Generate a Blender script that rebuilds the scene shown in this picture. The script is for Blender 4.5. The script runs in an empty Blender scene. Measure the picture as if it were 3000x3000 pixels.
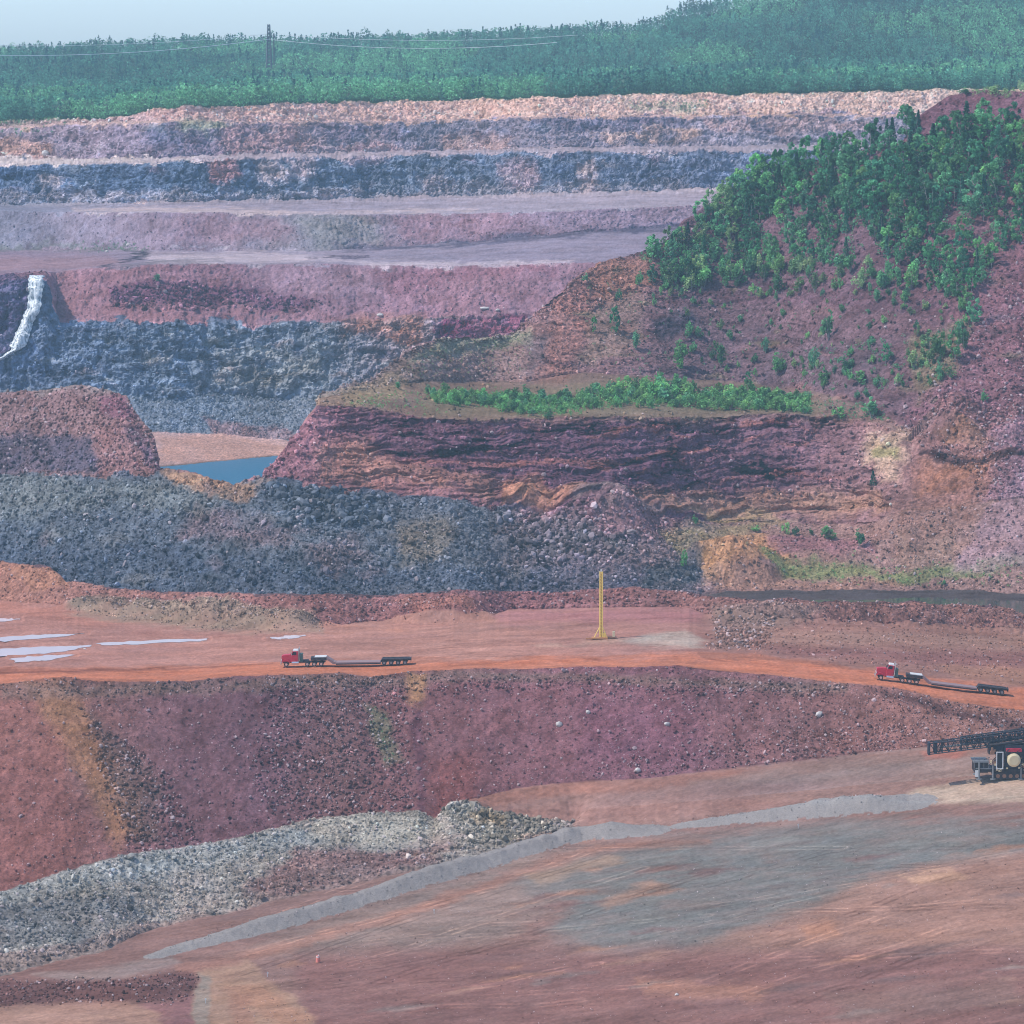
HAZE = True
SKY_STRENGTH = 0.14
import bpy, math, random
import numpy as np
rng = np.random.default_rng(7)
random.seed(7)
sc = bpy.context.scene
COL = sc.collection
R = math.radians
F = 6880.0
W = 1932.0
PITCH = math.atan(826.0/F)
CP, SP = math.cos(PITCH), math.sin(PITCH)

# ---------------------------------------------------------------- camera geometry (used to survey the pit from the overlook)
def qr(u, v):
    """height and x offset per metre of distance for the sight line through (u, v)"""
    X = (np.asarray(u, float)-966)/F; Y = (966-np.asarray(v, float))/F
    dy = CP + Y*SP; dz = -SP + Y*CP
    return dz/dy, X/dy
def project(P):
    d = P[..., 1]*CP - P[..., 2]*SP
    up = P[..., 1]*SP + P[..., 2]*CP
    d = np.where(d < 1, 1, d)
    return 966 + F*P[..., 0]/d, 966 - F*up/d

# ---------------------------------------------------------------- noise
def _h(ix, iy, iz, s):
    n = (ix*374761393 + iy*668265263 + iz*1274126177 + s*144665) & 0xffffffff
    n = ((n ^ (n >> 13))*1103515245) & 0xffffffff
    n = ((n ^ (n >> 16))*2246822519) & 0xffffffff
    return ((n ^ (n >> 15)) & 0xffff).astype(np.float32)/32767.5 - 1.0
def vnoise(x, y, z, s=0):
    x0 = np.floor(x); y0 = np.floor(y); z0 = np.floor(z)
    fx = (x-x0).astype(np.float32); fy = (y-y0).astype(np.float32); fz = (z-z0).astype(np.float32)
    fx = fx*fx*(3-2*fx); fy = fy*fy*(3-2*fy); fz = fz*fz*(3-2*fz)
    ix = x0.astype(np.int64); iy = y0.astype(np.int64); iz = z0.astype(np.int64)
    def l(dz):
        a = _h(ix, iy, iz+dz, s); b = _h(ix+1, iy, iz+dz, s); c = _h(ix, iy+1, iz+dz, s); d = _h(ix+1, iy+1, iz+dz, s)
        a = a + (b-a)*fx; c = c + (d-c)*fx
        return a + (c-a)*fy
    a = l(0); b = l(1)
    return a + (b-a)*fz
def fbm(P, size, octv=3, s=0, gain=0.5, an=(1, 1, 1)):
    o = np.zeros(P.shape[:-1], np.float32); a = 1.0; f = 1.0/size; t = 0
    for i in range(octv):
        o += a*vnoise(P[..., 0]*f/an[0], P[..., 1]*f/an[1], P[..., 2]*f/an[2], s+i*17)
        t += a; a *= gain; f *= 2.03
    return o/t
def n1(x, size, s=0, octv=4):
    x = np.asarray(x, float); o = np.zeros_like(x); a = 1.0; f = 1.0/size; t = 0
    z = np.zeros_like(x)
    for i in range(octv):
        o += a*vnoise(x*f, z, z+3.3, s+i*11); t += a; a *= 0.55; f *= 2.1
    return o/t

# ---------------------------------------------------------------- columns and survey lines
uc = np.concatenate([np.arange(-1400, -30, 45.0), np.linspace(-30, 1962, 1240), np.arange(2007, 3400, 45.0)])
NU = len(uc)
def L(pts, noise=0.0, size=60, s=0):
    a = np.array(pts, float)
    v = np.interp(uc, a[:, 0], a[:, 1])
    if noise: v = v + noise*n1(uc, size, s)
    return v
def line_z(v, z):           # a line seen at v, lying at height z
    q, r = qr(uc, v); Y = z/q
    return np.stack([r*Y, Y, q*Y], -1)
def line_y(v, Y):
    q, r = qr(uc, v)
    return np.stack([r*Y, Y+0*q, q*Y], -1)
def line_abs(Y, z):
    q, r = qr(uc, 900+0*uc)
    Y = Y+0*uc
    return np.stack([r*Y, Y, z+0*uc], -1)
def rise(prev, v, s, sg=14, down=False):       # climb from prev at slope s until seen at v
    q, r = qr(uc, v)
    Y = (prev[:, 2]-s*prev[:, 1])/(q-s)
    if not down: Y = np.clip(Y, prev[:, 1]+.5, prev[:, 1]+420)
    k = np.exp(-.5*(np.arange(-60, 61)/sg)**2); k /= k.sum()
    Y = np.convolve(np.pad(Y, 60, mode='edge'), k, 'valid')
    return np.stack([r*Y, Y, q*Y], -1)
def sm1(x, sg=35):
    k = np.exp(-.5*(np.arange(-120, 121)/sg)**2); k /= k.sum()
    return np.convolve(np.pad(x, 120, mode='edge'), k, 'valid')
def mixl(a, b, m): return a*(1-m[:, None]) + b*m[:, None]
def step(u0, u1):
    t = np.clip((uc-u0)/(u1-u0), 0, 1); return t*t*(3-2*t)

C = []
def add(name, P): C.append((name, P))

add('n0', line_abs(-250, -120)); add('n1', line_abs(120, -165)); add('n2', line_abs(380, -172))
add('c0', line_z(L([(0, 2130), (1932, 2130)]), L([(0, -172), (1000, -166), (1932, -158)])))
c4 = line_y(L([(-200, 1292), (0, 1290), (60, 1283), (120, 1277), (180, 1285), (350, 1285), (450, 1277), (644, 1270), (700, 1277), (775, 1266), (900, 1261), (1000, 1260), (1280, 1256), (1350, 1263), (1450, 1273), (1520, 1281), (1620, 1292), (1690, 1300), (1740, 1312), (1790, 1325), (1932, 1341), (2200, 1370)], 1.6, 22, 3),
            L([(0, 820), (1000, 818), (1400, 808), (1932, 790), (2300, 780)]))
c3 = rise(c4, L([(-200, 1720), (0, 1700), (230, 1632), (420, 1605), (600, 1560), (790, 1545), (830, 1545), (880, 1515), (930, 1494), (1000, 1484), (1200, 1469), (1500, 1438), (1650, 1418), (1800, 1402), (1932, 1392), (2200, 1420)], 2, 70, 5), L([(0, .70), (1500, .68), (1932, .55)]), 14, True)
c3[:, 2] = np.where(uc > 900, sm1(c3[:, 2], 30), c3[:, 2])
c3[:, 1] = np.where(uc > 900, sm1(c3[:, 1], 30), c3[:, 1])
c1a = line_z(L([(-200, 1900), (0, 1842), (200, 1790), (300, 1750), (500, 1705), (700, 1662), (820, 1642), (950, 1600), (1085, 1562), (1300, 1548), (1500, 1532), (1932, 1500)], 3, 50, 8),
             sm1(L([(0, -171), (500, -166.5), (820, -163), (1085, -160), (1500, -154), (1932, -147.5)])))
c2a = line_y(L([(-200, 1740), (0, 1683), (60, 1665), (110, 1650), (230, 1612), (330, 1606), (420, 1588), (500, 1566), (600, 1540), (700, 1532), (790, 1527), (820, 1540), (850, 1512), (880, 1511), (930, 1533), (1000, 1548), (1085, 1556)], 4, 28, 9),
             L([(-200, 695), (0, 710), (110, 718), (230, 728), (330, 736), (420, 742), (500, 750), (600, 760), (700, 766), (790, 768), (930, 773), (1085, 772)]))
m = step(1070, 1120)
c2b = c1a*0.6 + c3*0.4
add('c1', c1a); add('c2', mixl(c2a, c2b, m))
add('c3', c3); add('c4e', c4)
c4b = c4.copy(); c4b[:, 1] = sm1(c4[:, 1], 10)+3.5; c4b[:, 2] = sm1(c4[:, 2])-.1; c4b[:, 0] = c4[:, 0]*c4b[:, 1]/c4[:, 1]; add('c4', c4b)
v5 = L([(-200, 1125), (0, 1133), (100, 1142), (200, 1154), (380, 1172), (560, 1185), (640, 1180), (700, 1172), (900, 1168), (960, 1150), (1150, 1148), (1300, 1146), (1340, 1160), (1450, 1172), (1700, 1178), (1932, 1192), (2200, 1200)], 2.5, 40, 11)
c5 = line_z(v5, c4b[:, 2]+L([(0, 0.0), (1300, 0.0), (1932, .6)]))
c5[:, 1] = sm1(c5[:, 1], 8); c5 = line_y(v5, c5[:, 1]); add('c5', c5)
v6 = L([(-200, 1050), (0, 1060), (60, 1066), (95, 1072), (125, 1096), (180, 1104), (250, 1112), (350, 1118), (560, 1121), (700, 1123), (740, 1124), (800, 1118), (870, 1112), (940, 1116), (1030, 1119), (1100, 1113), (1200, 1110), (1290, 1117), (1340, 1125), (1440, 1132), (1500, 1128), (1545, 1139), (1590, 1134), (1640, 1136), (1700, 1136), (1760, 1142), (1840, 1142), (1890, 1146), (1932, 1163), (2200, 1170)], 3.0, 26, 13)
c6 = rise(c5, np.minimum(v6, v5-4), .52); add('c6', c6)
c7 = line_abs(c6[:, 1]+24, -141.6); add('c7', c7)
c8 = line_z(L([(-200, 1118), (1350, 1118), (1390, 1116), (1560, 1113), (1800, 1113), (1932, 1121), (2200, 1125)], 1.0, 30, 15), -139.7+0*uc)
c8l = line_abs(c7[:, 1]+18, -139.0)
m = step(1130, 1392); c8 = mixl(c8l, c8, m); add('c8', c8)
v9 = L([(-200, 890), (0, 893), (150, 900), (290, 891), (302, 885), (350, 893), (400, 905), (440, 917), (470, 905), (490, 897), (540, 905), (600, 914), (700, 930), (820, 944), (960, 955), (1050, 968), (1130, 975), (1250, 975), (1400, 985), (1500, 985), (1650, 988), (1720, 960), (1932, 940), (2200, 930)], 4.5, 30, 17)
c9 = rise(c8, v9, L([(0, .62), (500, .62), (820, .50), (1250, .36), (1400, .27), (1600, .27), (1730, .6), (1932, .66)]), 30); add('c9', c9)
v10 = L([(-200, 745), (0, 742), (60, 737), (150, 728), (200, 735), (238, 746), (252, 770), (268, 795), (285, 815), (296, 850), (303, 905), (480, 925), (500, 892), (520, 875), (545, 843), (575, 798), (598, 766), (680, 768), (780, 785), (900, 790), (1100, 788), (1300, 786), (1500, 784), (1600, 788), (1680, 805), (1720, 830), (1780, 815), (1860, 822), (1932, 780), (2200, 600)], 3.0, 30, 19)
gap = v10 > c9[:, 1]*0 + v9 - 2
c10 = rise(c9, np.where(gap, v9-2, v10), L([(0, .5), (500, .8), (600, .95), (1500, .8), (1720, .6), (1932, .66)]), 22)
c10[gap] = c9[gap] + np.array([0, 8, -4.0]); add('c10', c10)
low = 1-step(592, 602)
def low_mix(P, dY, z):
    Q = line_abs(c10[:, 1]+dY, z); return mixl(P, Q, low)
v11 = L([(598, 757), (640, 745), (700, 736), (800, 720), (1000, 721), (1100, 706), (1300, 715), (1500, 730), (1600, 752), (1680, 792), (1720, 815), (1780, 797), (1860, 800), (1932, 740), (2200, 560)], 2.0, 40, 21)
c11 = rise(c10, np.minimum(v11, v10-3), L([(600, .3), (800, .1), (900, .03), (1500, .03), (1650, .4), (1720, .62), (1932, .66)]))
c11[:, 1] = np.minimum(c11[:, 1], 1330); c11[:, 1] = np.maximum(c11[:, 1], c10[:, 1]+3)
add('c11', low_mix(c11, 60, -154))
v12 = L([(598, 754), (640, 741), (700, 720), (750, 688), (790, 656), (830, 645), (900, 648), (960, 640), (1000, 615), (1060, 590), (1100, 585), (1200, 580), (1400, 572), (1600, 580), (1750, 600), (1932, 600), (2200, 500)], 2.0, 40, 23)
c12 = rise(c11, np.minimum(v12, v11-2), L([(600, .3), (900, .35), (1100, .55), (1932, .6)]), 45); add('c12', low_mix(c12, 120, -154))
v13 = L([(598, 751), (640, 738), (700, 717), (750, 684), (790, 652), (830, 640), (900, 643), (960, 632), (1000, 600), (1030, 570), (1060, 545), (1110, 505), (1200, 475), (1250, 455), (1320, 400), (1400, 350), (1500, 312), (1600, 290), (1700, 272), (1745, 265), (1932, 258), (2200, 240)], 3.0, 30, 25)
c13 = rise(c12, np.minimum(v13, v12-1.5), L([(600, .3), (900, .4), (1000, .5), (1932, .55)]), 45); add('c13', low_mix(c13, 180, -154))
c13b = rise(c13, L([(1640, 262), (1715, 240), (1740, 215), (1790, 181), (1850, 170), (1932, 173), (2200, 180)], 2, 25, 27), .55)
c13h = c13 + np.array([0, 14, -4.0]); m = step(1690, 1730)
c13b = mixl(c13h, c13b, m); add('c13b', low_mix(c13b, 190, -154))
v14 = L([(290, 878), (520, 857), (1932, 857)], 1.0, 50, 29)
c14 = line_z(v14, -150.0+0*uc)
add('c13c', mixl(line_abs(c13b[:, 1]+40, -152), line_abs(c14[:, 1]-60, -154), low)); add('c14', c14)
c15 = rise(c14, L([(0, 822), (300, 815), (440, 820), (540, 832), (1932, 832)], 2, 40, 31), .15); add('c15', c15)
c16 = rise(c15, L([(0, 735), (120, 735), (240, 748), (300, 752), (420, 745), (600, 752), (780, 742), (1932, 740)], 5, 40, 33), .45); add('c16', c16)
c17 = rise(c16, L([(-200, 528), (84, 528), (92, 560), (105, 608), (250, 607), (500, 612), (700, 608), (780, 600), (830, 599), (1000, 597), (1932, 597)], 6, 24, 35), L([(0, 2.2), (90, 2.2), (120, 1.5), (2000, 1.5)])); add('c17', c17)
v18 = L([(-200, 518), (0, 517), (100, 514), (180, 506), (350, 498), (600, 498), (680, 501), (860, 503), (1080, 496), (1932, 490)], 1.2, 60, 37)
c18 = rise(c17, np.minimum(v18, v18), L([(0, .25), (90, .3), (120, .62), (1932, .62)])); add('c18', c18)
c19 = rise(c18, L([(0, 472), (300, 473), (600, 475), (700, 468), (850, 460), (1060, 442), (1300, 426), (1932, 420)], 1.5, 60, 39), L([(0, 0.0), (600, .02), (850, .05), (1060, .09), (1300, .10)])); add('c19', c19)
c20 = rise(c19, L([(0, 399), (200, 401), (400, 401), (620, 406), (800, 404), (1000, 401), (1320, 388), (1932, 383)], 1.3, 50, 41), .62); add('c20', c20)
c21 = rise(c20, L([(0, 388), (300, 384), (644, 376), (1000, 368), (1290, 359), (1932, 355)], 1, 60, 43), L([(0, .005), (600, .015), (1300, .03)])); add('c21', c21)
c22 = rise(c21, L([(0, 311), (150, 310), (280, 308), (400, 303), (470, 301), (600, 298), (900, 292), (1000, 288), (1300, 286), (1932, 280)], 3, 40, 45), 1.05); add('c22', c22)
c23 = rise(c22, L([(0, 301), (150, 301), (280, 301), (400, 296), (600, 290), (900, 283), (1300, 277), (1932, 272)], 2, 40, 45), .015); add('c23', c23)
c24 = rise(c23, L([(0, 240), (100, 237), (300, 232), (644, 233), (900, 228), (1000, 223), (1288, 221), (1932, 216)], 4, 40, 47), .75); add('c24', c24)
c26 = rise(c24 + np.array([0, 8, .4]), L([(-200, 234), (0, 231), (200, 226), (290, 207), (400, 203), (640, 193), (900, 188), (1000, 185), (1200, 178), (1400, 178), (1600, 173), (1932, 169)], 4, 30, 49), .6)
add('c25', c24 + np.array([0, 8, .4])); add('c26', c26)
c27 = line_y(L([(0, 178), (600, 165), (1000, 158), (1932, 128)], 4, 200, 51), 2450+0*uc); add('c27', c27)
sky = L([(-900, 100), (0, 89), (130, 85), (280, 77), (330, 73), (500, 73), (700, 70), (830, 64), (950, 56), (1100, 51), (1200, 46), (1245, 35), (1275, 15), (1340, 6), (1420, -10), (1600, -35), (1932, -60), (2500, -80)], 2, 60, 53)
c28 = line_y(sky+19, 3000+0*uc); add('c28', c28)
add('c29', line_abs(3300, 0)); add('c30', line_abs(3650, -60))
NAMES = [n for n, _ in C]
CU = {n: P for n, P in C}

# ---------------------------------------------------------------- rows between the lines
vis = (uc > -35) & (uc < 1965)
rows = []; strip_of = []; tpar = []
for i in range(len(C)-1):
    A, B = C[i][1], C[i+1][1]
    va = project(A)[1]; vb = project(B)[1]
    d = np.abs(va-vb)[vis]; up = (va-vb)[vis]
    h = np.percentile(up, 92) if up.max() > 3 else 0
    n = int(np.clip(h*0.60, 4, 420))
    if NAMES[i] in ('n0', 'n1', 'n2', 'c28', 'c29', 'c13b', 'c13c', 'c6'): n = {'n2': 30, 'c28': 8}.get(NAMES[i], 14)
    for k in range(n):
        t = k/n; rows.append(A + (B-A)*t); strip_of.append(i); tpar.append(t)
rows.append(C[-1][1]); strip_of.append(len(C)-2); tpar.append(1.0)
P = np.stack(rows, 0).astype(np.float64)      # (NV, NU, 3)
NV = P.shape[0]
SI = np.array(strip_of); T = np.array(tpar)
print('grid', NV, NU, NV*NU)
SN = np.array([NAMES[i] for i in SI])
U0, V0 = project(P)
U0 = U0.astype(np.float32); V0 = V0.astype(np.float32)
def rowmask(*names): return np.isin(SN, names)

# base normals
def normals(P):
    dx = np.gradient(P, axis=1); dy = np.gradient(P, axis=0)
    n = np.cross(dx, dy); n /= np.linalg.norm(n, axis=-1, keepdims=True)+1e-9
    n[n[..., 2] < 0] *= -1
    return n.astype(np.float32)
N0 = normals(P)

# ---------------------------------------------------------------- polygon masks in survey coordinates
def soft_poly(rs, pts, feather):
    """0..1 mask over rows rs for a surveyed outline"""
    u = U0[rs] + WU[rs]; v = V0[rs] + WV[rs]
    a = np.array(pts, np.float32)
    bb = (u > a[:, 0].min()-feather*2) & (u < a[:, 0].max()+feather*2) & (v > a[:, 1].min()-feather*2) & (v < a[:, 1].max()+feather*2)
    out = np.zeros(u.shape, np.float32)
    if not bb.any(): return out
    x = u[bb]; y = v[bb]; ins = np.zeros(x.shape, bool); dm = np.full(x.shape, 1e9, np.float32)
    n = len(a)
    for i in range(n):
        x0, y0 = a[i]; x1, y1 = a[(i+1) % n]
        if y0 != y1:
            c = ((y0 > y) != (y1 > y)) & (x < (x1-x0)*(y-y0)/(y1-y0)+x0); ins ^= c
        dx, dy = x1-x0, y1-y0
        t = np.clip(((x-x0)*dx+(y-y0)*dy)/(dx*dx+dy*dy+1e-6), 0, 1)
        dm = np.minimum(dm, np.hypot(x-x0-t*dx, y-y0-t*dy))
    s = np.where(ins, dm, -dm)
    t = np.clip(s/feather*0.5+0.5, 0, 1)
    out[bb] = t*t*(3-2*t)
    return out
WU = (fbm(P, 9, 4, 71, .62)*20).astype(np.float32); WV = (fbm(P, 7, 4, 91, .62)*9).astype(np.float32)
NFm = fbm(P, 2.4, 3, 95, .62, (1.8, 1.2, 1.0)); NFb = fbm(P, 7, 3, 97, .6, (1.8, 1, 1))
# ---------------------------------------------------------------- relief
AMP = {  # strip: lumps, rubble, strata, blocks (metres)
 'n0': (.5, 0, 0, 0), 'n1': (.5, 0, 0, 0), 'n2': (.4, .05, 0, 0), 'c0': (.30, .07, 0, 0), 'c1': (1.5, .50, 0, 0), 'c2': (.9, .3, 0, 0),
 'c3': (.8, .30, 0, 0), 'c4e': (.12, .10, 0, 0), 'c4': (.12, .04, 0, 0), 'c5': (.9, .42, 0, 0), 'c6': (.3, .3, 0, 0), 'c7': (.2, .1, 0, 0), 'c8': (2.2, .75, .2, 0),
 'c9': (1.5, .55, .5, .6), 'c10': (.6, .35, .2, 0), 'c11': (1.6, .5, .7, 0), 'c12': (2.0, .7, .9, 0), 'c13': (1.2, .5, 0, 0), 'c13b': (.5, .2, 0, 0),
 'c13c': (.1, .1, 0, 0), 'c14': (.15, .1, 0, 0), 'c15': (1.3, .8, 0, .5), 'c16': (1.6, 1.0, .8, 4.2), 'c17': (1.2, .6, 0, .3), 'c18': (.2, .12, 0, 0),
 'c19': (1.4, .6, 0, .3), 'c20': (.15, .1, 0, 0), 'c21': (1.4, 1.1, 1.1, 4.0), 'c22': (.2, .2, 0, 0), 'c23': (1.8, .9, 1.0, 2.8), 'c24': (.3, .3, 0, 0),
 'c25': (1.2, .9, .6, 1.8), 'c26': (2.5, .4, 0, 0), 'c27': (2.5, .3, 0, 0), 'c28': (1, 0, 0, 0), 'c29': (0, 0, 0, 0)}
A = np.array([AMP[n] for n in SN], np.float32)                      # (NV,4)
ker = np.exp(-0.5*(np.arange(-9, 10)/3.2)**2); ker /= ker.sum()
A = np.stack([np.convolve(np.pad(A[:, k], 9, mode='edge'), ker, 'valid') for k in range(4)], 1)
A = np.repeat(A[:, None, :], NU, 1).copy()                           # (NV,NU,4)
uu = uc[None, :]
def scale_amp(names, k, f):       # f(u) multiplier
    mk = rowmask(*names); A[mk, :, k] *= f
sm = lambda a, b, lo, hi: (lo + (hi-lo)*step(a, b))[None, :]
for n in ('c1', 'c2'):
    scale_amp((n,), 0, sm(1040, 1110, 1, .22)); scale_amp((n,), 1, sm(1040, 1110, 1, .14))
scale_amp(('c4',), 1, sm(1310, 1400, 1, 4.0)); scale_amp(('c4',), 0, sm(1310, 1400, 1, 1.6))
scale_amp(('c8',), 1, sm(1250, 1400, 1, .6)); scale_amp(('c8',), 0, sm(1250, 1400, 1, .5))
scale_amp(('c9',), 2, sm(560, 680, .2, 3.8)*sm(1640, 1720, 1, .3))
scale_amp(('c12', 'c11'), 2, sm(1700, 1850, 1, .2))
P1 = P + 0
SL = slice(0, int(np.argmax(SN == 'c26')))
lump = fbm(P, 15, 3, 5)
A0 = A
PW = P + 2.0*np.stack([fbm(P, 5, 2, 201), fbm(P, 5, 2, 211), fbm(P, 5, 2, 221)*.6], -1)
rub = (0.5 - np.abs(fbm(PW, 2.6, 2, 33)))*1.2 + fbm(P, .95, 2, 44)*.55
stra = fbm(PW, 3.0, 3, 55, .55, (6.0, 6.0, .42))
blk = -np.abs(fbm(PW, 9, 3, 66, .55, (1, 1, 1.9)))*1.5 + .4
# snap rock into blocky facets
blk = blk + .22*np.round(fbm(PW, 4.5, 2, 77, .5, (1.2, 1.2, .8))*3)/3*2
far = np.clip((P[..., 1]-1380)/150, 0, 1)
rub = rub*(1+far*.5)
Hn = N0.copy(); hz = N0.copy(); hz[..., 2] *= .25; hz /= np.linalg.norm(hz, axis=-1, keepdims=True)+1e-9
D = (A[..., 0]*lump + A[..., 1]*rub)[..., None]*N0 + (A[..., 2]*stra + A[..., 3]*blk)[..., None]*hz
P = P + D

# gravel windrows heaped on the floor, chutes on the dump slope
def ground(u, v):              # first surface met by the sight line (u, v) on the undisplaced survey
    j = int(np.clip(np.searchsorted(uc, u), 1, NU-1))
    f = (u-uc[j-1])/(uc[j]-uc[j-1])
    vv = V0[:, j-1]*(1-f)+V0[:, j]*f; k = 60
    idx = np.where(vv[1:] <= v)[0]
    i = int(idx[idx > 3][0])+1
    a, b = vv[i-1], vv[i]; t = 0 if a == b else float(np.clip((a-v)/(a-b), 0, 1))
    q0 = P1[i-1, j-1]*(1-f)+P1[i-1, j]*f; q1 = P1[i, j-1]*(1-f)+P1[i, j]*f
    return q0*(1-t)+q1*t
def dist_line(rs, pl):
    x = P1[rs][..., 0]; y = P1[rs][..., 1]; dm = np.full(x.shape, 1e9); tt = np.zeros(x.shape); acc = 0
    for (x0, y0), (x1, y1) in zip(pl[:-1], pl[1:]):
        dx, dy = x1-x0, y1-y0; ln = math.hypot(dx, dy)
        t = np.clip(((x-x0)*dx+(y-y0)*dy)/(ln*ln), 0, 1); d = np.hypot(x-x0-t*dx, y-y0-t*dy)
        b = d < dm; dm[b] = d[b]; tt[b] = acc+t[b]*ln; acc += ln
    return dm, tt, acc
ROWF = np.where(rowmask('c0', 'c1', 'c2'))[0]
WIND = np.zeros(P.shape[:2], np.float32)
def windrow(pts, width, height, s):
    pl = [tuple(ground(u, v)[:2]) for u, v in pts]
    d, t, tot = dist_line(ROWF, pl)
    hh = height*(.74+.30*n1(t.ravel(), 9, s, 3).reshape(t.shape)+.26*np.abs(n1(t.ravel(), 4.6, s+9, 2).reshape(t.shape))); ww = width*(1+.16*n1(t.ravel(), 6, s+5, 3).reshape(t.shape))
    hh = hh*np.clip(t/34+.12, 0, 1)*np.clip((tot-t)/10+.2, 0, 1); ww = ww*np.clip(t/45+.45, 0, 1)
    k = np.clip(1-d/ww, 0, 1); prof = np.minimum(k*1.25, 1)*(1-.25*(1-k)**2)
    # keep the surface underneath level while it is heaped up
    P[ROWF, :, 2] += prof*hh + (k > 0)*.16*fbm(P1[ROWF], 1.1, 2, s)
    WIND[ROWF] = np.maximum(WIND[ROWF], (k > .02+.10*(fbm(P1[ROWF], 1.4, 3, s+50) > .1)))
windrow([(290, 1803), (335, 1790), (450, 1762), (600, 1722), (740, 1680), (850, 1648), (1000, 1600), (1090, 1577), (1180, 1570), (1225, 1568)], 4.9, 2.5, 301)
windrow([(1290, 1557), (1400, 1545), (1550, 1530), (1640, 1524), (1712, 1517)], 6.3, 2.9, 311)
wk = WIND.copy()
windrow([(10, 1880), (120, 1875), (250, 1872), (340, 1868)], 4.5, 1.8, 331)
WIND = wk
rs3 = np.where(rowmask('c3'))[0]
xs = P1[rs3][..., 0]; t3 = T[rs3][:, None]
bell = np.sin(np.pi*np.clip(t3, 0, 1))
P[rs3, :, 1] -= bell*(1.3*n1((xs+t3*6).ravel(), 16, 401, 3).reshape(xs.shape)+.5*n1(xs.ravel(), 5, 411, 2).reshape(xs.shape))

def mound(u, v, wid, hh, names, asp=1.0, s=0):
    q = ground(u, v); rs = np.where(rowmask(*names))[0]
    dx = (P1[rs][..., 0]-q[0]); dy = (P1[rs][..., 1]-q[1])/asp; d = np.hypot(dx, dy)
    k = np.clip(1-d/wid*(1+.25*vnoise(np.arctan2(dy, dx)*1.6, d*.1, d*0, s)), 0, 1); k = k*k*(3-2*k)*.4+k*.6
    P[rs, :, 2] += k*hh
mound(1388, 1072, 15, 9, ('c8',), .8, 1); mound(1650, 1045, 13, 3, ('c8',), .8, 2); mound(1560, 1060, 18, 3, ('c8',), .5, 3)
mound(820, 1158, 15, 3.6, ('c4', 'c5'), .5, 4); mound(880, 1160, 9, 2.0, ('c4', 'c5'), .6, 5)
for k_, (u_, v_) in enumerate([(150, 1146), (200, 1150), (255, 1156), (300, 1158), (350, 1163), (400, 1168), (450, 1174), (500, 1178), (545, 1180)]): mound(u_, v_, 7.5, 2.4+.6*(k_ % 3), ('c4', 'c5'), .55, 10+k_)
for k_, (u_, v_) in enumerate([(1370, 1165), (1430, 1160), (1480, 1160), (1540, 1160), (1610, 1156), (1680, 1158), (1750, 1162), (1830, 1165), (1900, 1172)]): mound(u_, v_, 8, 1.8+.5*(k_ % 2), ('c4', 'c5'), .6, 30+k_)
mound(1800, 800, 14, 9, ('c9', 'c10', 'c11'), .7, 41); mound(1120, 960, 13, 6, ('c8', 'c9'), .6, 42); mound(1180, 965, 11, 5, ('c8', 'c9'), .6, 43)
mound(990, 940, 8, 4, ('c8', 'c9'), .5, 44)

PUD = [[(-20, 1203), (60, 1198), (165, 1194), (105, 1202), (10, 1210), (-20, 1210)], [(-20, 1225), (60, 1221), (175, 1217), (125, 1229), (40, 1236), (-20, 1238)], [(15, 1242), (75, 1237), (145, 1235), (90, 1246), (30, 1249)],
 [(178, 1214), (280, 1208), (395, 1204), (380, 1210), (260, 1215), (200, 1218)], [(-20, 1168), (20, 1167), (40, 1168), (15, 1172), (-20, 1173)], [(500, 1204), (540, 1200), (580, 1198), (560, 1203), (520, 1206)]]
PUDZ = []
rsp = np.where(rowmask('c4'))[0]; rsp = slice(rsp.min(), rsp.max()+1); WU_, WV_ = WU, WV; WU = WU*0; WV = WV*0
for pg in PUD:
    mm = soft_poly(rsp, pg, 7); z0 = float((P1[rsp][..., 2]*mm).sum()/mm.sum()); PUDZ.append(z0)
    mm = np.clip(mm*3.5, 0, 1); P[rsp][..., 2] = P[rsp][..., 2]*(1-mm)+(z0-.07)*mm
WU, WV = WU_, WV_

# ---------------------------------------------------------------- ground colours (albedo of the materials lying there, plus painted shade under ledges)
def lin(c):
    c = np.array(c, np.float32)/255.0
    return np.where(c <= .04045, c/12.92, ((c+.055)/1.055)**2.4).astype(np.float32)
K = np.zeros(P.shape, np.float32)
def base(name, *stops):
    mk = rowmask(name)
    us = [s[0] for s in stops]; cs = np.array([lin(s[1]) for s in stops])
    wu = (uc[None, :] + WU[mk]*1.5)
    for c in range(3): K[mk, :, c] = np.interp(wu, us, cs[:, c])
def paint(names, pts, col, st=1.0, fe=6):
    rs = np.where(rowmask(*names))[0]; rs = slice(rs.min(), rs.max()+1)
    okr = rowmask(*names)[rs]
    m = soft_poly(rs, pts, fe*1.25); m = np.clip(m + 1.5*NFm[rs]*np.sqrt(m*(1-m)), 0, 1)*(1-.38*np.clip(NFm[rs]+.7*NFb[rs], -.3, 1))*st; m[~okr] = 0
    K[rs] += (lin(col)-K[rs])*m[..., None]
for n in ('n0', 'n1', 'n2'): base(n, (0, (146, 115, 113)))
base('c0', (0, (150, 120, 118)), (600, (158, 132, 128)), (1932, (160, 132, 128)))
base('c1', (0, (150, 122, 120)), (600, (158, 132, 128)), (1932, (165, 138, 132)))
base('c2', (0, (130, 100, 105)), (850, (135, 108, 106)), (900, (160, 130, 124)), (1085, (160, 132, 128)), (1500, (152, 132, 134)), (1932, (165, 145, 138)))
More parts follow.
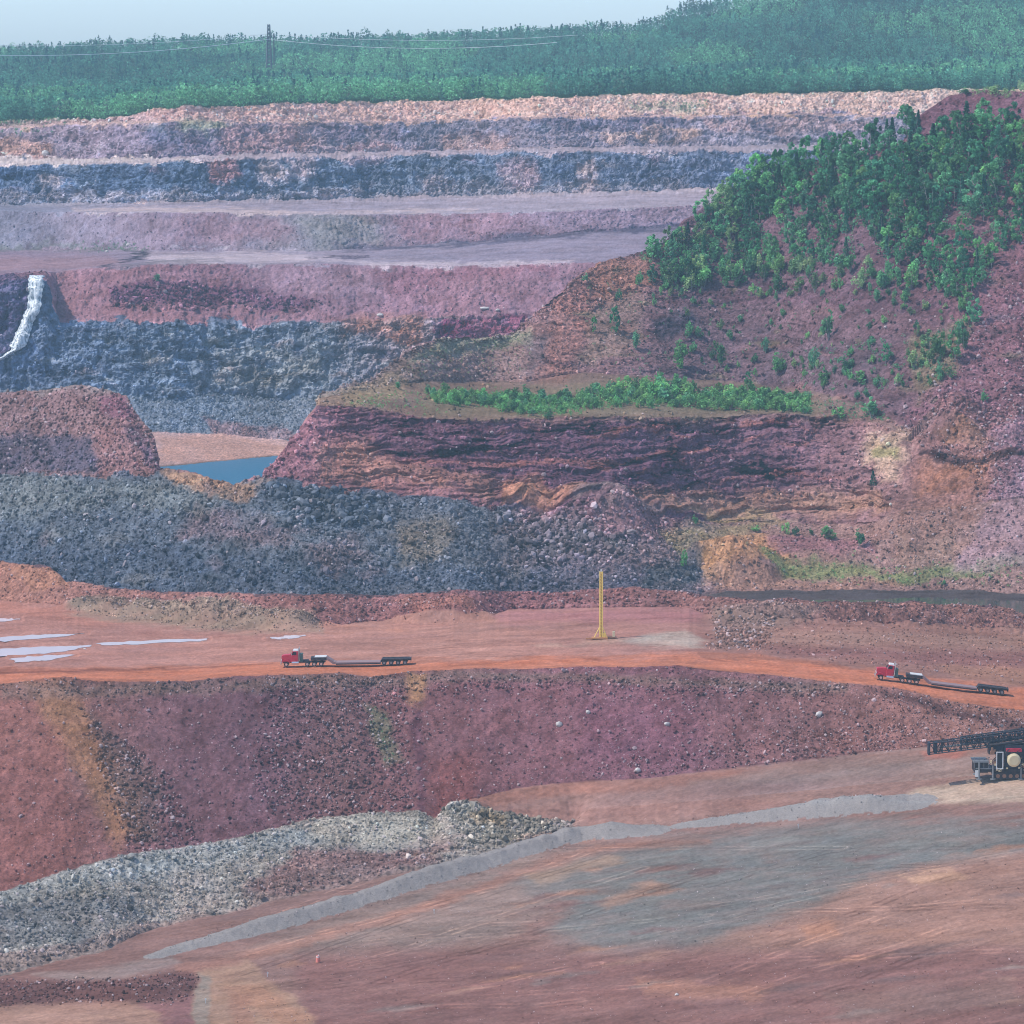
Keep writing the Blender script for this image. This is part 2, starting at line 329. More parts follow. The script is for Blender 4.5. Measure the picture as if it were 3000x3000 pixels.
base('c3', (0, (150, 108, 106)), (110, (146, 105, 102)), (160, (140, 108, 110)), (300, (124, 98, 112)), (500, (116, 92, 110)), (640, (122, 98, 106)), (760, (126, 95, 106)), (900, (130, 96, 108)), (1200, (134, 100, 118)), (1500, (134, 104, 112)), (1700, (146, 112, 112)), (1932, (152, 122, 118)))
base('c4e', (0, (190, 130, 108)), (1932, (190, 130, 108)))
base('c4', (0, (184, 142, 138)), (900, (182, 143, 136)), (1250, (178, 138, 136)), (1340, (160, 126, 124)), (1932, (158, 126, 122)))
base('c5', (0, (168, 128, 118)), (150, (162, 124, 122)), (600, (150, 112, 118)), (1000, (150, 110, 122)), (1340, (144, 112, 116)), (1932, (150, 116, 116)))
base('c6', (0, (110, 95, 110))); base('c7', (0, (90, 90, 100)))
base('c8', (0, (90, 106, 130)), (900, (98, 108, 128)), (1100, (120, 108, 126)), (1300, (128, 112, 126)), (1400, (150, 122, 124)), (1932, (148, 124, 128)))
base('c9', (0, (134, 116, 124)), (300, (140, 116, 122)), (500, (148, 114, 128)), (620, (142, 106, 122)), (700, (116, 90, 110)), (1200, (110, 88, 112)), (1500, (128, 102, 120)), (1660, (148, 120, 126)), (1740, (146, 116, 118)), (1860, (144, 116, 130)), (1932, (146, 118, 134)))
base('c10', (0, (120, 112, 120)), (600, (155, 135, 125)), (800, (142, 124, 120)), (1500, (138, 122, 122)), (1932, (142, 112, 126)))
base('c11', (0, (100, 100, 115)), (600, (150, 146, 138)), (1000, (158, 128, 128)), (1110, (150, 122, 130)), (1300, (128, 112, 128)), (1700, (130, 108, 122)), (1932, (145, 112, 128)))
base('c12', (0, (100, 100, 115)), (600, (145, 140, 140)), (1000, (160, 130, 132)), (1110, (160, 128, 130)), (1300, (124, 106, 124)), (1700, (126, 104, 120)), (1932, (145, 112, 128)))
base('c13', (0, (136, 104, 124))); base('c13b', (0, (110, 90, 105))); base('c13c', (0, (120, 110, 110)))
base('c14', (0, (192, 164, 168))); base('c15', (0, (112, 130, 152)), (400, (112, 134, 156)), (700, (122, 136, 152)))
base('c16', (0, (84, 108, 142)), (300, (92, 116, 146)), (620, (104, 122, 146)), (760, (124, 120, 138)), (1932, (110, 100, 124)))
base('c17', (0, (140, 118, 142)), (120, (150, 122, 140)), (400, (146, 118, 138)), (560, (142, 124, 148)), (800, (150, 124, 146)), (1932, (146, 126, 146)))
base('c18', (0, (140, 130, 156)), (500, (148, 146, 170)), (900, (144, 142, 168)), (1932, (144, 140, 164)))
base('c19', (0, (126, 134, 160)), (350, (144, 130, 154)), (600, (134, 138, 158)), (800, (148, 130, 154)), (1000, (146, 130, 156)), (1932, (144, 136, 160)))
base('c20', (0, (128, 140, 168)), (300, (150, 150, 174)), (1300, (164, 160, 180)))
base('c21', (0, (80, 110, 152)), (400, (88, 116, 154)), (800, (98, 122, 156)), (1300, (100, 122, 160)))
base('c22', (0, (178, 174, 190)), (500, (160, 155, 178)), (1932, (150, 150, 175)))
base('c23', (0, (142, 138, 164)), (380, (126, 126, 162)), (560, (148, 140, 164)), (800, (126, 134, 166)), (1100, (132, 134, 164)), (1932, (134, 140, 170)))
base('c24', (0, (180, 160, 165))); base('c25', (0, (150, 150, 140)), (200, (190, 168, 165)), (300, (212, 180, 172)), (900, (222, 192, 176)), (1932, (218, 196, 180)))
for n in ('c26', 'c27', 'c28', 'c29'): base(n, (0, (62, 104, 92)))
FL = ('c0', 'c1', 'c2')
# pit floor
paint(FL, [(430, 1800), (1000, 1600), (1150, 1590), (1080, 1700), (900, 1790), (600, 1800)], (156, 146, 142), .8, 14)
paint(FL, [(1070, 1625), (1300, 1578), (1600, 1545), (1960, 1548), (1960, 1612), (1800, 1636), (1680, 1668), (1580, 1705), (1460, 1750), (1320, 1792), (1110, 1795), (1030, 1756), (1080, 1700), (960, 1665)], (134, 140, 142), 1.05, 20)
paint(FL, [(1560, 1690), (1700, 1640), (1960, 1600), (1960, 1790), (1700, 1790), (1300, 1795), (1440, 1745)], (176, 143, 130), .8, 16)
paint(FL, [(1700, 1655), (1800, 1640), (1830, 1662), (1740, 1672)], (205, 172, 145), .8, 7)
paint(FL, [(1510, 1745), (1570, 1735), (1590, 1765), (1520, 1775)], (200, 150, 120), .6, 8)
paint(FL, [(560, 1800), (900, 1790), (1200, 1795), (1960, 1795), (1960, 2200), (560, 2200)], (148, 112, 112), .8, 20)
paint(FL, [(1200, 1850), (1450, 1862), (1430, 1885), (1220, 1878)], (188, 142, 120), .7, 10)
paint(FL, [(1560, 1880), (1900, 1850), (1960, 1900), (1600, 1930)], (140, 122, 118), .6, 14)
paint(FL, [(1120, 1700), (1230, 1660), (1260, 1672), (1150, 1712)], (182, 150, 130), .7, 7)
paint(FL, [(980, 1650), (1150, 1615), (1180, 1628), (1020, 1668)], (180, 160, 140), .7, 7)
paint(FL, [(330, 1822), (520, 1778), (720, 1726), (900, 1668), (1020, 1622), (1120, 1592), (1340, 1583), (1340, 1592), (1140, 1606), (1030, 1640), (900, 1688), (720, 1748), (520, 1800), (340, 1840)], (180, 134, 118), .6, 6)
paint(FL, [(60, 1836), (180, 1826), (330, 1800), (345, 1815), (200, 1850), (120, 1852)], (160, 152, 152), .8, 5)
paint(FL, [(-60, 1852), (200, 1845), (355, 1832), (366, 1860), (355, 1885), (250, 1893), (-60, 1900)], (122, 92, 96), .9, 6)
paint(FL, [(-60, 1900), (250, 1893), (320, 1900), (330, 2200), (-60, 2200)], (188, 156, 138), .8, 9)
paint(FL, [(255, 1893), (360, 1880), (372, 1940), (372, 2100), (300, 2100), (300, 1915)], (152, 112, 120), .8, 7)
paint(FL, [(366, 1832), (470, 1808), (500, 1850), (560, 1885), (605, 1940), (605, 2100), (372, 2100)], (178, 152, 132), .9, 6)
paint(FL, [(420, 1860), (495, 1862), (590, 1920), (590, 2000), (520, 1935)], (190, 148, 122), .6, 9)
paint(FL, [(440, 1880), (470, 1880), (500, 2000), (440, 2000)], (172, 128, 112), .5, 8)
paint(FL, [(366, 1836), (385, 1840), (400, 1890), (405, 2000), (372, 2000)], (156, 156, 150), .8, 4)
# rubble ridge
paint(('c1',), [(-60, 1650), (110, 1630), (230, 1590), (420, 1570), (600, 1520), (790, 1505), (880, 1495), (1085, 1552), (1085, 1566), (950, 1604), (820, 1644), (700, 1665), (500, 1708), (300, 1754), (200, 1794), (0, 1846), (-60, 1870)], (150, 148, 146), 1, 6)
paint(('c1',), [(-40, 1680), (100, 1650), (230, 1613), (420, 1590), (560, 1560), (620, 1580), (400, 1640), (230, 1660), (60, 1700), (-40, 1730)], (150, 160, 164), .7, 8)
paint(('c1',), [(560, 1600), (700, 1600), (840, 1590), (820, 1640), (700, 1665), (520, 1700), (460, 1690)], (138, 108, 112), .8, 10)
paint(('c1',), [(590, 1540), (790, 1528), (830, 1560), (800, 1590), (640, 1590), (580, 1570)], (166, 168, 160), .6, 8)
paint(('c1',), [(820, 1520), (880, 1512), (1070, 1560), (950, 1600), (880, 1590)], (135, 135, 128), .8, 8)
paint(('c1',), [(880, 1530), (960, 1545), (950, 1570), (900, 1560)], (150, 130, 100), .6, 6)
paint(('c1',), [(-40, 1720), (120, 1690), (260, 1700), (280, 1740), (160, 1770), (-40, 1800)], (112, 122, 132), .7, 10)
paint(('c1', 'c0'), [(-60, 1810), (150, 1775), (300, 1740), (600, 1680), (820, 1640), (835, 1652), (600, 1700), (300, 1770), (-60, 1850)], (142, 120, 120), .55, 5)
# behind the ridge: upper floor
paint(('c2', 'c1'), [(880, 1512), (1000, 1486), (1500, 1440), (1932, 1394), (1932, 1412), (1500, 1462), (1100, 1500), (930, 1525)], (165, 118, 104), .6, 6)
paint(('c2', 'c1', 'c0'), [(960, 1530), (1400, 1500), (1500, 1520), (1200, 1550), (1050, 1555)], (160, 122, 118), .4, 12)
paint(('c2', 'c1', 'c0'), [(1500, 1440), (1750, 1420), (1800, 1445), (1550, 1475), (1300, 1480)], (150, 140, 138), .6, 8)
paint(('c2', 'c1', 'c0'), [(1730, 1490), (1850, 1470), (1960, 1462), (1960, 1520), (1780, 1516), (1700, 1512)], (200, 190, 172), .85, 6)
paint(('c2', 'c1', 'c0'), [(1730, 1420), (1830, 1418), (1810, 1430), (1740, 1434)], (205, 122, 105), .6, 5)
# dump slope
S = ('c3',)
paint(S, [(-60, 1450), (60, 1420), (180, 1540), (210, 1600), (100, 1660), (-60, 1700)], (142, 102, 104), .7, 26)
paint(S, [(60, 1290), (130, 1290), (190, 1380), (250, 1480), (270, 1570), (215, 1600), (160, 1470), (100, 1370)], (158, 124, 96), .8, 16)
paint(S, [(170, 1340), (240, 1400), (300, 1480), (300, 1590), (250, 1590), (200, 1450)], (112, 100, 104), .7, 10)
paint(S, [(330, 1320), (480, 1300), (500, 1420), (430, 1580), (330, 1590)], (112, 88, 104), .5, 30)
paint(S, [(0, 1290), (300, 1288), (640, 1275), (900, 1266), (1600, 1290), (1600, 1306), (900, 1285), (640, 1300), (0, 1320)], (128, 116, 114), .7, 8)
paint(S, [(765, 1270), (802, 1270), (806, 1300), (790, 1335), (770, 1320)], (172, 140, 98), .75, 9)
paint(S, [(688, 1330), (730, 1345), (765, 1440), (735, 1445), (700, 1375)], (112, 128, 108), .65, 8)
paint(S, [(781, 1320), (797, 1320), (800, 1545), (786, 1545)], (104, 78, 96), .8, 4)
paint(S, [(800, 1440), (900, 1420), (900, 1520), (810, 1560)], (128, 84, 88), .7, 16)
paint(S, [(1100, 1330), (1300, 1330), (1350, 1440), (1100, 1450)], (130, 92, 118), .5, 25)
paint(S, [(1640, 1305), (1760, 1345), (1960, 1392), (1960, 1362), (1800, 1338), (1700, 1312)], (100, 82, 90), .85, 6)
# plateau and haul road
Q = ('c4',)
paint(Q, [(-60, 1264), (200, 1259), (520, 1250), (900, 1244), (1300, 1232), (1450, 1240), (1600, 1258), (1750, 1280), (1960, 1302), (1960, 1400), (1700, 1400), (1300, 1330), (-60, 1330)], (206, 134, 104), .9, 5)
paint(Q, [(-60, 1266), (100, 1264), (300, 1259), (520, 1253), (520, 1256), (300, 1264), (100, 1270), (-60, 1274)], (140, 98, 92), .8, 2.5)
paint(Q, [(1320, 1234), (1500, 1246), (1640, 1264), (1640, 1268), (1500, 1251), (1320, 1240)], (150, 110, 100), .7, 2.5)
paint(Q, [(1170, 1212), (1230, 1196), (1290, 1190), (1335, 1215), (1310, 1224), (1210, 1222)], (182, 184, 182), .9, 6)
paint(Q, [(1000, 1216), (1170, 1206), (1180, 1214), (1010, 1222)], (190, 170, 160), .6, 4)
paint(Q, [(940, 1150), (1320, 1148), (1320, 1172), (940, 1176)], (172, 124, 138), .7, 8)
paint(Q, [(1400, 1185), (1960, 1200), (1960, 1225), (1450, 1215)], (172, 146, 138), .6, 8)
paint(Q, [(1450, 1222), (1960, 1232), (1960, 1262), (1500, 1240)], (146, 108, 114), .7, 8)
paint(Q, [(1770, 1255), (1960, 1262), (1960, 1296), (1800, 1280)], (178, 140, 120), .6, 7)
paint(Q, [(1340, 1150), (1480, 1150), (1460, 1185), (1400, 1225), (1340, 1222)], (142, 126, 126), .7, 8)
paint(Q, [(-60, 1130), (200, 1158), (300, 1172), (200, 1180), (-60, 1150)], (190, 134, 120), .6, 6)
for i in range(34):
    x = rng.uniform(-40, 1250); y = 1185+rng.uniform(-8, 62); w = rng.uniform(60, 240)
    c = [(196, 156, 150), (168, 126, 122), (190, 140, 122), (172, 138, 140)][i % 4]
    paint(Q, [(x, y-1.2), (x+w*.6, y-2.5), (x+w, y), (x+w*.5, y+2.2)], c, .7, 3)
# berms
paint(('c5', 'c4'), [(128, 1138), (200, 1128), (300, 1135), (380, 1128), (460, 1140), (590, 1160), (610, 1194), (380, 1190), (180, 1168), (120, 1150)], (160, 150, 140), .9, 6)
paint(('c5', 'c4'), [(740, 1140), (800, 1122), (880, 1130), (915, 1150), (900, 1164), (780, 1166)], (172, 126, 118), .6, 6)
paint(('c5',), [(0, 1075), (60, 1072), (105, 1075), (125, 1110), (60, 1110)], (178, 138, 118), .6, 6)
paint(('c5', 'c4'), [(1340, 1145), (1500, 1140), (1560, 1160), (1480, 1185), (1350, 1180)], (150, 136, 134), .6, 8)
# blue rubble slope
B = ('c8',)
paint(B, [(-60, 880), (260, 905), (440, 930), (380, 970), (180, 960), (-60, 1000)], (114, 124, 136), .7, 14)
paint(B, [(300, 890), (360, 890), (440, 915), (480, 910), (500, 895), (520, 910), (440, 950), (330, 920)], (168, 132, 112), .75, 6)
paint(B, [(370, 960), (500, 975), (540, 1010), (480, 1030), (330, 1010)], (128, 108, 124), .65, 14)
paint(B, [(560, 1030), (660, 1020), (700, 1060), (600, 1080)], (124, 110, 124), .6, 14)
paint(B, [(740, 990), (860, 985), (850, 1060), (760, 1075)], (124, 116, 112), .7, 14)
paint(B, [(-60, 1020), (300, 1030), (700, 1080), (1300, 1070), (1320, 1120), (-60, 1120)], (76, 94, 122), .65, 18)
paint(B, [(480, 900), (600, 912), (720, 935), (740, 990), (640, 1010), (540, 980), (480, 930)], (84, 102, 126), .6, 12)
paint(B, [(960, 950), (1250, 960), (1300, 1010), (1150, 1030), (1000, 1010)], (142, 108, 126), .8, 12)
paint(B, [(940, 975), (1100, 985), (1180, 1020), (1100, 1050), (960, 1040)], (98, 100, 116), .7, 10)
paint(B, [(1090, 955), (1160, 940), (1220, 958), (1200, 975), (1100, 972)], (124, 128, 124), .6, 8)
paint(B, [(1250, 1000), (1400, 985), (1480, 990), (1330, 1040), (1280, 1050)], (150, 140, 112), .7, 9)
paint(B, [(1312, 1062), (1330, 1030), (1360, 1015), (1440, 1010), (1475, 1035), (1490, 1085), (1400, 1096), (1325, 1092)], (190, 146, 112), .9, 7)
paint(B, [(1450, 1018), (1640, 1020), (1650, 1060), (1470, 1055)], (150, 110, 130), .7, 6)
paint(B, [(1430, 1068), (1660, 1075), (1650, 1092), (1450, 1090)], (134, 150, 108), .8, 6)
paint(B, [(1640, 1085), (1760, 1070), (1930, 1055), (1932, 1075), (1800, 1095), (1650, 1105)], (122, 150, 106), .7, 7)
paint(B, [(1350, 1092), (1700, 1098), (1700, 1112), (1350, 1112)], (168, 134, 124), .7, 5)
paint(B, [(1240, 1060), (1330, 1050), (1310, 1110), (1200, 1115)], (84, 98, 114), .7, 8)
paint(B, [(1690, 1000), (1800, 980), (1800, 1060), (1700, 1080)], (150, 128, 122), .7, 12)
# middle cliff and left mound
M = ('c9', 'c10')
paint(M, [(-60, 830), (60, 815), (170, 825), (182, 890), (-60, 900)], (92, 96, 118), .85, 8)
paint(M, [(180, 800), (240, 800), (300, 860), (300, 900), (180, 900)], (146, 116, 122), .7, 12)
paint(M, [(228, 812), (262, 805), (298, 860), (302, 905), (262, 855)], (100, 90, 112), .8, 5)
paint(M, [(190, 745), (235, 745), (262, 790), (240, 800), (190, 780)], (128, 92, 116), .7, 6)
paint(M, [(60, 735), (240, 728), (240, 742), (80, 750)], (140, 138, 142), .7, 6)
paint(M, [(560, 775), (620, 772), (650, 830), (600, 905), (500, 905), (520, 860)], (158, 116, 130), .8, 10)
paint(M, [(600, 838), (690, 832), (750, 862), (850, 892), (940, 905), (940, 945), (820, 945), (700, 925), (590, 905)], (168, 128, 118), .8, 14)
paint(M, [(950, 905), (1010, 898), (1040, 925), (1120, 945), (1040, 960), (950, 955)], (188, 138, 112), .8, 9)
paint(M, [(1180, 925), (1450, 930), (1660, 925), (1690, 960), (1500, 980), (1250, 965)], (172, 138, 116), .7, 12)
paint(M, [(700, 910), (850, 915), (940, 945), (800, 945)], (160, 118, 130), .7, 8)
paint(M, [(1080, 948), (1160, 935), (1240, 955), (1260, 975), (1080, 972)], (138, 126, 130), .8, 8)
paint(M, [(1300, 960), (1420, 965), (1500, 990), (1350, 992)], (168, 150, 112), .7, 8)
paint(M, [(1640, 815), (1712, 818), (1712, 862), (1690, 895), (1640, 880)], (198, 180, 150), .7, 16)
paint(M, [(1655, 850), (1700, 845), (1700, 870), (1660, 872)], (140, 150, 95), .6, 5)
paint(M, [(1740, 870), (1850, 855), (1900, 860), (1860, 930), (1800, 970), (1710, 980)], (156, 116, 102), .95, 14)
paint(M, [(1770, 830), (1830, 805), (1880, 830), (1860, 850), (1780, 850)], (160, 126, 110), .75, 9)
paint(M+('c8',), [(1690, 950), (1860, 900), (1850, 960), (1800, 1010), (1720, 1040), (1690, 1000)], (140, 112, 112), .7, 12)
paint(M, [(680, 765), (1000, 785), (1600, 782), (1600, 797), (1000, 800), (680, 776)], (140, 118, 112), .6, 7)
paint(M+('c8',), [(1740, 852), (1850, 868), (1935, 850), (1990, 845), (1990, 855), (1925, 864), (1850, 882), (1740, 864)], (84, 74, 84), .9, 3)  # dark line painted as the shade of the undercut below the cone
paint(M+('c8',), [(1850, 985), (1925, 885), (1990, 860), (1990, 1075), (1790, 1085), (1815, 1040)], (150, 128, 148), .7, 6)
rsM = np.where(rowmask('c9'))[0]
# thin dark streaks, painted shade under ledges, and rusty seams, lying along the bedding
sn = fbm(P1[rsM], 2.2, 3, 707, .6, (7.0, 7.0, .42)); sn2 = fbm(P1[rsM], 3.0, 3, 757, .6, (8.0, 8.0, .5))
win = soft_poly(slice(rsM.min(), rsM.max()+1), [(600, 772), (1000, 790), (1640, 788), (1640, 905), (1300, 925), (1100, 918), (980, 895), (800, 880), (660, 830)], 14)
mk = np.clip((sn-.16)/.18, 0, 1)*win
K[rsM] += (lin((38, 42, 64))-K[rsM])*(mk*.92)[..., None]
mk = np.clip((sn2-.28)/.18, 0, 1)*win*.55
K[rsM] += (lin((168, 116, 112))-K[rsM])*mk[..., None]
# terrace, promontory, alcove and hill
Hh = ('c10', 'c11', 'c12', 'c13')
paint(Hh, [(790, 730), (950, 735), (1200, 715), (1450, 735), (1560, 760), (1540, 785), (1000, 790), (800, 785)], (124, 132, 104), .4, 10)
paint(Hh, [(640, 745), (760, 700), (760, 750), (660, 768)], (172, 158, 132), .7, 7)
paint(Hh, [(770, 690), (830, 640), (930, 640), (1000, 620), (1010, 650), (900, 670)], (150, 166, 142), .7, 7)
paint(Hh, [(790, 670), (1000, 660), (1000, 720), (800, 720)], (158, 140, 140), .6, 10)
paint(Hh, [(990, 640), (1040, 630), (1030, 720), (1000, 725)], (120, 116, 126), .6, 8)
paint(Hh, [(1040, 560), (1110, 540), (1120, 600), (1070, 720), (1010, 722), (1040, 640)], (172, 130, 124), .75, 10)
paint(Hh, [(1100, 500), (1220, 485), (1230, 540), (1120, 570)], (188, 142, 124), .7, 10)
paint(Hh, [(1120, 570), (1200, 540), (1210, 640), (1130, 700), (1090, 690)], (150, 138, 128), .6, 12)
paint(Hh, [(1215, 605), (1300, 590), (1330, 625), (1240, 645)], (90, 94, 116), .8, 7)
paint(Hh, [(1420, 640), (1700, 640), (1660, 740), (1450, 740)], (112, 106, 122), .5, 14)
paint(Hh, [(1740, 720), (1800, 590), (1932, 470), (1990, 430), (1990, 830), (1800, 820), (1700, 800)], (152, 114, 130), .8, 12)
paint(Hh, [(1720, 640), (1830, 600), (1800, 700), (1730, 760)], (140, 150, 108), .5, 10)
for i in range(26):
    x = rng.uniform(1020, 1900); y = rng.uniform(470, 760); w = rng.uniform(20, 80); h = rng.uniform(3, 10)
    paint(Hh, [(x, y), (x+w*.5, y-h), (x+w, y), (x+w*.5, y+h)], [(96, 96, 114), (160, 124, 128), (140, 138, 116), (104, 84, 104)][i % 4], .6, 4)
# far side of the pit
paint(('c14', 'c15'), [(300, 825), (420, 822), (560, 845), (560, 865), (430, 870), (300, 872)], (200, 160, 150), .7, 6)
paint(('c15',), [(380, 790), (540, 810), (560, 830), (400, 825)], (150, 120, 128), .7, 6)
paint(('c16', 'c17'), [(640, 602), (800, 596), (800, 650), (760, 690), (740, 640), (650, 630)], (158, 124, 124), .7, 7)
paint(('c16', 'c17'), [(825, 610), (900, 596), (1000, 600), (990, 640), (900, 655), (830, 655)], (104, 76, 108), .9, 5)
paint(('c16', 'c17'), [(900, 600), (990, 605), (960, 640), (900, 640)], (138, 96, 124), .6, 5)
paint(('c16', 'c17'), [(-60, 520), (62, 520), (55, 580), (25, 660), (-60, 670)], (84, 88, 124), .8, 5)
paint(('c16',), [(400, 670), (600, 650), (620, 730), (420, 740)], (128, 138, 148), .5, 10)
paint(('c17',), [(200, 545), (330, 530), (520, 548), (620, 575), (560, 588), (330, 575), (210, 580)], (108, 86, 116), .75, 7)
paint(('c17',), [(110, 570), (400, 585), (640, 590), (640, 606), (120, 606)], (154, 122, 136), .5, 8)
paint(('c17',), [(460, 500), (700, 500), (720, 560), (600, 570), (480, 530)], (146, 130, 152), .6, 12)
paint(('c17',), [(720, 505), (860, 505), (1060, 500), (1050, 515), (850, 530), (740, 560)], (146, 110, 134), .5, 8)
paint(('c18',), [(250, 480), (500, 476), (640, 484), (640, 492), (300, 500)], (188, 182, 196), .8, 5)
paint(('c18', 'c17'), [(640, 492), (860, 495), (1080, 492), (1080, 499), (860, 503), (700, 502)], (196, 190, 204), .8, 4)
paint(('c18',), [(-60, 485), (200, 485), (250, 500), (100, 512), (-60, 515)], (158, 132, 146), .7, 6)
paint(('c18', 'c19'), [(180, 508), (300, 492), (420, 488), (420, 491), (300, 498), (190, 512)], (108, 112, 128), .8, 3)
paint(('c18', 'c19'), [(225, 470), (270, 474), (288, 481), (262, 490), (190, 505), (182, 509), (186, 502), (250, 487), (270, 481), (240, 476)], (66, 76, 98), .95, 2)
paint(('c18', 'c19'), [(585, 484), (690, 484), (690, 487), (580, 488)], (80, 80, 104), .9, 1.6)
paint(('c18', 'c19'), [(640, 474), (700, 466), (840, 461), (950, 450), (1060, 439), (1180, 430), (1320, 420), (1320, 430), (1060, 449), (850, 467), (700, 473)], (84, 92, 122), .85, 3.5)
paint(('c19', 'c18'), [(-60, 462), (250, 466), (280, 474), (-60, 474)], (108, 122, 128), .7, 4)
paint(('c19',), [(340, 410), (520, 408), (560, 450), (420, 462), (330, 450)], (150, 124, 146), .6, 12)
paint(('c19',), [(560, 410), (700, 412), (720, 455), (600, 462)], (140, 146, 150), .6, 12)
paint(('c19',), [(740, 408), (1000, 402), (980, 440), (760, 455)], (154, 124, 146), .6, 12)
paint(('c20',), [(140, 392), (420, 392), (620, 402), (900, 392), (900, 398), (620, 407), (140, 400)], (200, 186, 190), .7, 4)
paint(('c21',), [(-60, 360), (600, 362), (1300, 345), (1300, 365), (600, 380), (-60, 388)], (140, 146, 172), .7, 8)
for (x, y, w, h, c) in [(420, 318, 30, 30, (160, 120, 130)), (100, 345, 22, 18, (165, 165, 185)), (520, 330, 34, 26, (160, 156, 176)), (575, 320, 26, 28, (158, 150, 172)), (985, 335, 40, 32, (152, 142, 168)), (1110, 335, 24, 30, (172, 164, 182)), (820, 350, 30, 20, (150, 148, 170)), (690, 300, 40, 12, (150, 140, 168))]:
    paint(('c21',), [(x-w, y-h*.7), (x+w*.3, y-h), (x+w, y), (x+w*.2, y+h), (x-w*.7, y+h*.6)], c, .75, 8)
paint(('c22', 'c21'), [(-60, 304), (300, 302), (380, 300), (380, 303), (-60, 312)], (196, 194, 204), .8, 3)
paint(('c23',), [(-60, 262), (60, 266), (105, 282), (100, 300), (-60, 300)], (190, 160, 158), .7, 7)
paint(('c23',), [(400, 230), (560, 235), (600, 285), (430, 300)], (168, 142, 158), .6, 14)
paint(('c23',), [(290, 240), (350, 250), (340, 290), (280, 280)], (108, 118, 158), .7, 8)
paint(('c23',), [(600, 238), (760, 236), (760, 262), (620, 275)], (124, 122, 158), .6, 10)
paint(('c23',), [(830, 266), (960, 262), (960, 288), (840, 290)], (184, 158, 162), .6, 8)
paint(('c23',), [(640, 278), (800, 280), (800, 290), (640, 292)], (180, 150, 165), .6, 6)
paint(('c23',), [(1120, 255), (1300, 238), (1320, 262), (1150, 270)], (206, 182, 178), .6, 6)
paint(('c23', 'c25'), [(1330, 228), (1640, 228), (1640, 250), (1340, 255)], (180, 160, 176), .6, 7)
paint(('c23',), [(1000, 228), (1300, 222), (1300, 240), (1000, 250)], (106, 116, 158), .6, 6)
paint(('c23', 'c25', 'c24'), [(170, 222), (300, 216), (300, 236), (170, 240)], (202, 182, 182), .6, 6)
paint(('c23', 'c25', 'c24'), [(330, 225), (420, 225), (430, 245), (350, 250)], (140, 160, 140), .6, 6)
paint(('c25',), [(1180, 190), (1330, 192), (1320, 212), (1200, 210)], (150, 165, 148), .6, 8)
for i in range(24):
    x = rng.uniform(280, 1740); y = rng.uniform(180, 222); w = rng.uniform(14, 70)
    paint(('c25',), [(x, y), (x+w*.5, y-5), (x+w, y), (x+w*.5, y+6)], [(232, 188, 156), (190, 168, 180), (236, 208, 190), (205, 160, 160)][i % 4], .4, 6)

for i in range(70):
    x = rng.uniform(0, 1000); y = rng.uniform(606, 740); w = rng.uniform(12, 60); h = rng.uniform(3, 12)
    paint(('c16',), [(x, y), (x+w*.5, y-h), (x+w, y), (x+w*.5, y+h)], [(60, 84, 120), (138, 148, 158), (124, 122, 138), (70, 92, 124)][i % 4], .6, 5)
for i in range(90):
    x = rng.uniform(0, 1500); y = rng.uniform(235, 375); w = rng.uniform(14, 70); h = rng.uniform(2, 9)
    paint(('c21', 'c23'), [(x, y), (x+w*.5, y-h), (x+w, y), (x+w*.5, y+h)], [(66, 96, 142), (156, 158, 180), (136, 122, 152), (74, 104, 148), (120, 140, 168)][i % 5], .55, 5)
for i in range(60):
    x = rng.uniform(0, 1300); y = rng.uniform(900, 1110); w = rng.uniform(20, 90); h = rng.uniform(5, 18)
    paint(B, [(x, y), (x+w*.5, y-h), (x+w, y), (x+w*.5, y+h)], [(70, 88, 112), (124, 126, 134), (118, 106, 122), (86, 102, 122)][i % 4], .5, 8)
for i in range(60):
    x = rng.uniform(1080, 1900); y = rng.uniform(450, 760); w = rng.uniform(16, 70); h = rng.uniform(3, 9)
    paint(Hh, [(x, y), (x+w*.5, y-h), (x+w, y), (x+w*.5, y+h)], [(88, 80, 98), (148, 122, 128), (126, 128, 108), (92, 78, 92)][i % 4], .6, 4)
for i in range(60):
    x = rng.uniform(500, 1900); y = rng.uniform(1580, 1920); w = rng.uniform(30, 160); h = rng.uniform(1.5, 5)
    paint(FL, [(x, y), (x+w*.5, y-h-.08*w), (x+w, y-.12*w), (x+w*.5, y+h-.06*w)], [(182, 152, 138), (128, 116, 120), (150, 150, 150), (190, 146, 120), (134, 100, 102)][i % 5], .6, 4)
# natural variation: broad stain, medium patches, single stones
v1 = fbm(P1, 11, 3, 801, .6, (1.6, 1.0, .6)); v2 = fbm(P1, 2.4, 2, 821, .6); v3 = fbm(P1, .9, 1, 841)
flat = np.clip((N0[..., 2]-.93)/.06, 0, 1)
ROT = np.stack([P1[..., 0]*.94+P1[..., 1]*.34, P1[..., 1]*.94-P1[..., 0]*.34, P1[..., 2]], -1)
trk = fbm(P1, 1.6, 3, 861, .6, (6.0, 1.8, 3.0)) + .9*fbm(ROT, .8, 3, 871, .65, (7.0, 1.2, 3.0)) + .5*fbm(ROT, 4, 2, 873, .6, (5.0, 1.2, 3.0))
amp = np.where(rowmask('c26', 'c27', 'c28', 'c29')[:, None], 0, 1)
v4 = fbm(PW, 5.5, 4, 891, .62, (1.9, 1.2, .8))
rock = (A[..., 3] > .25) | (A[..., 1] > .45)
f = 1 + amp*(np.where(rock, .34, .05)*v4 + .24*flat*fbm(P1, .6, 2, 893, .8) + .20*v1 + (.26*v2 + .22*v3)*(1-flat*.8) + flat*.24*trk)
K *= np.clip(f, .35, 2)[..., None]
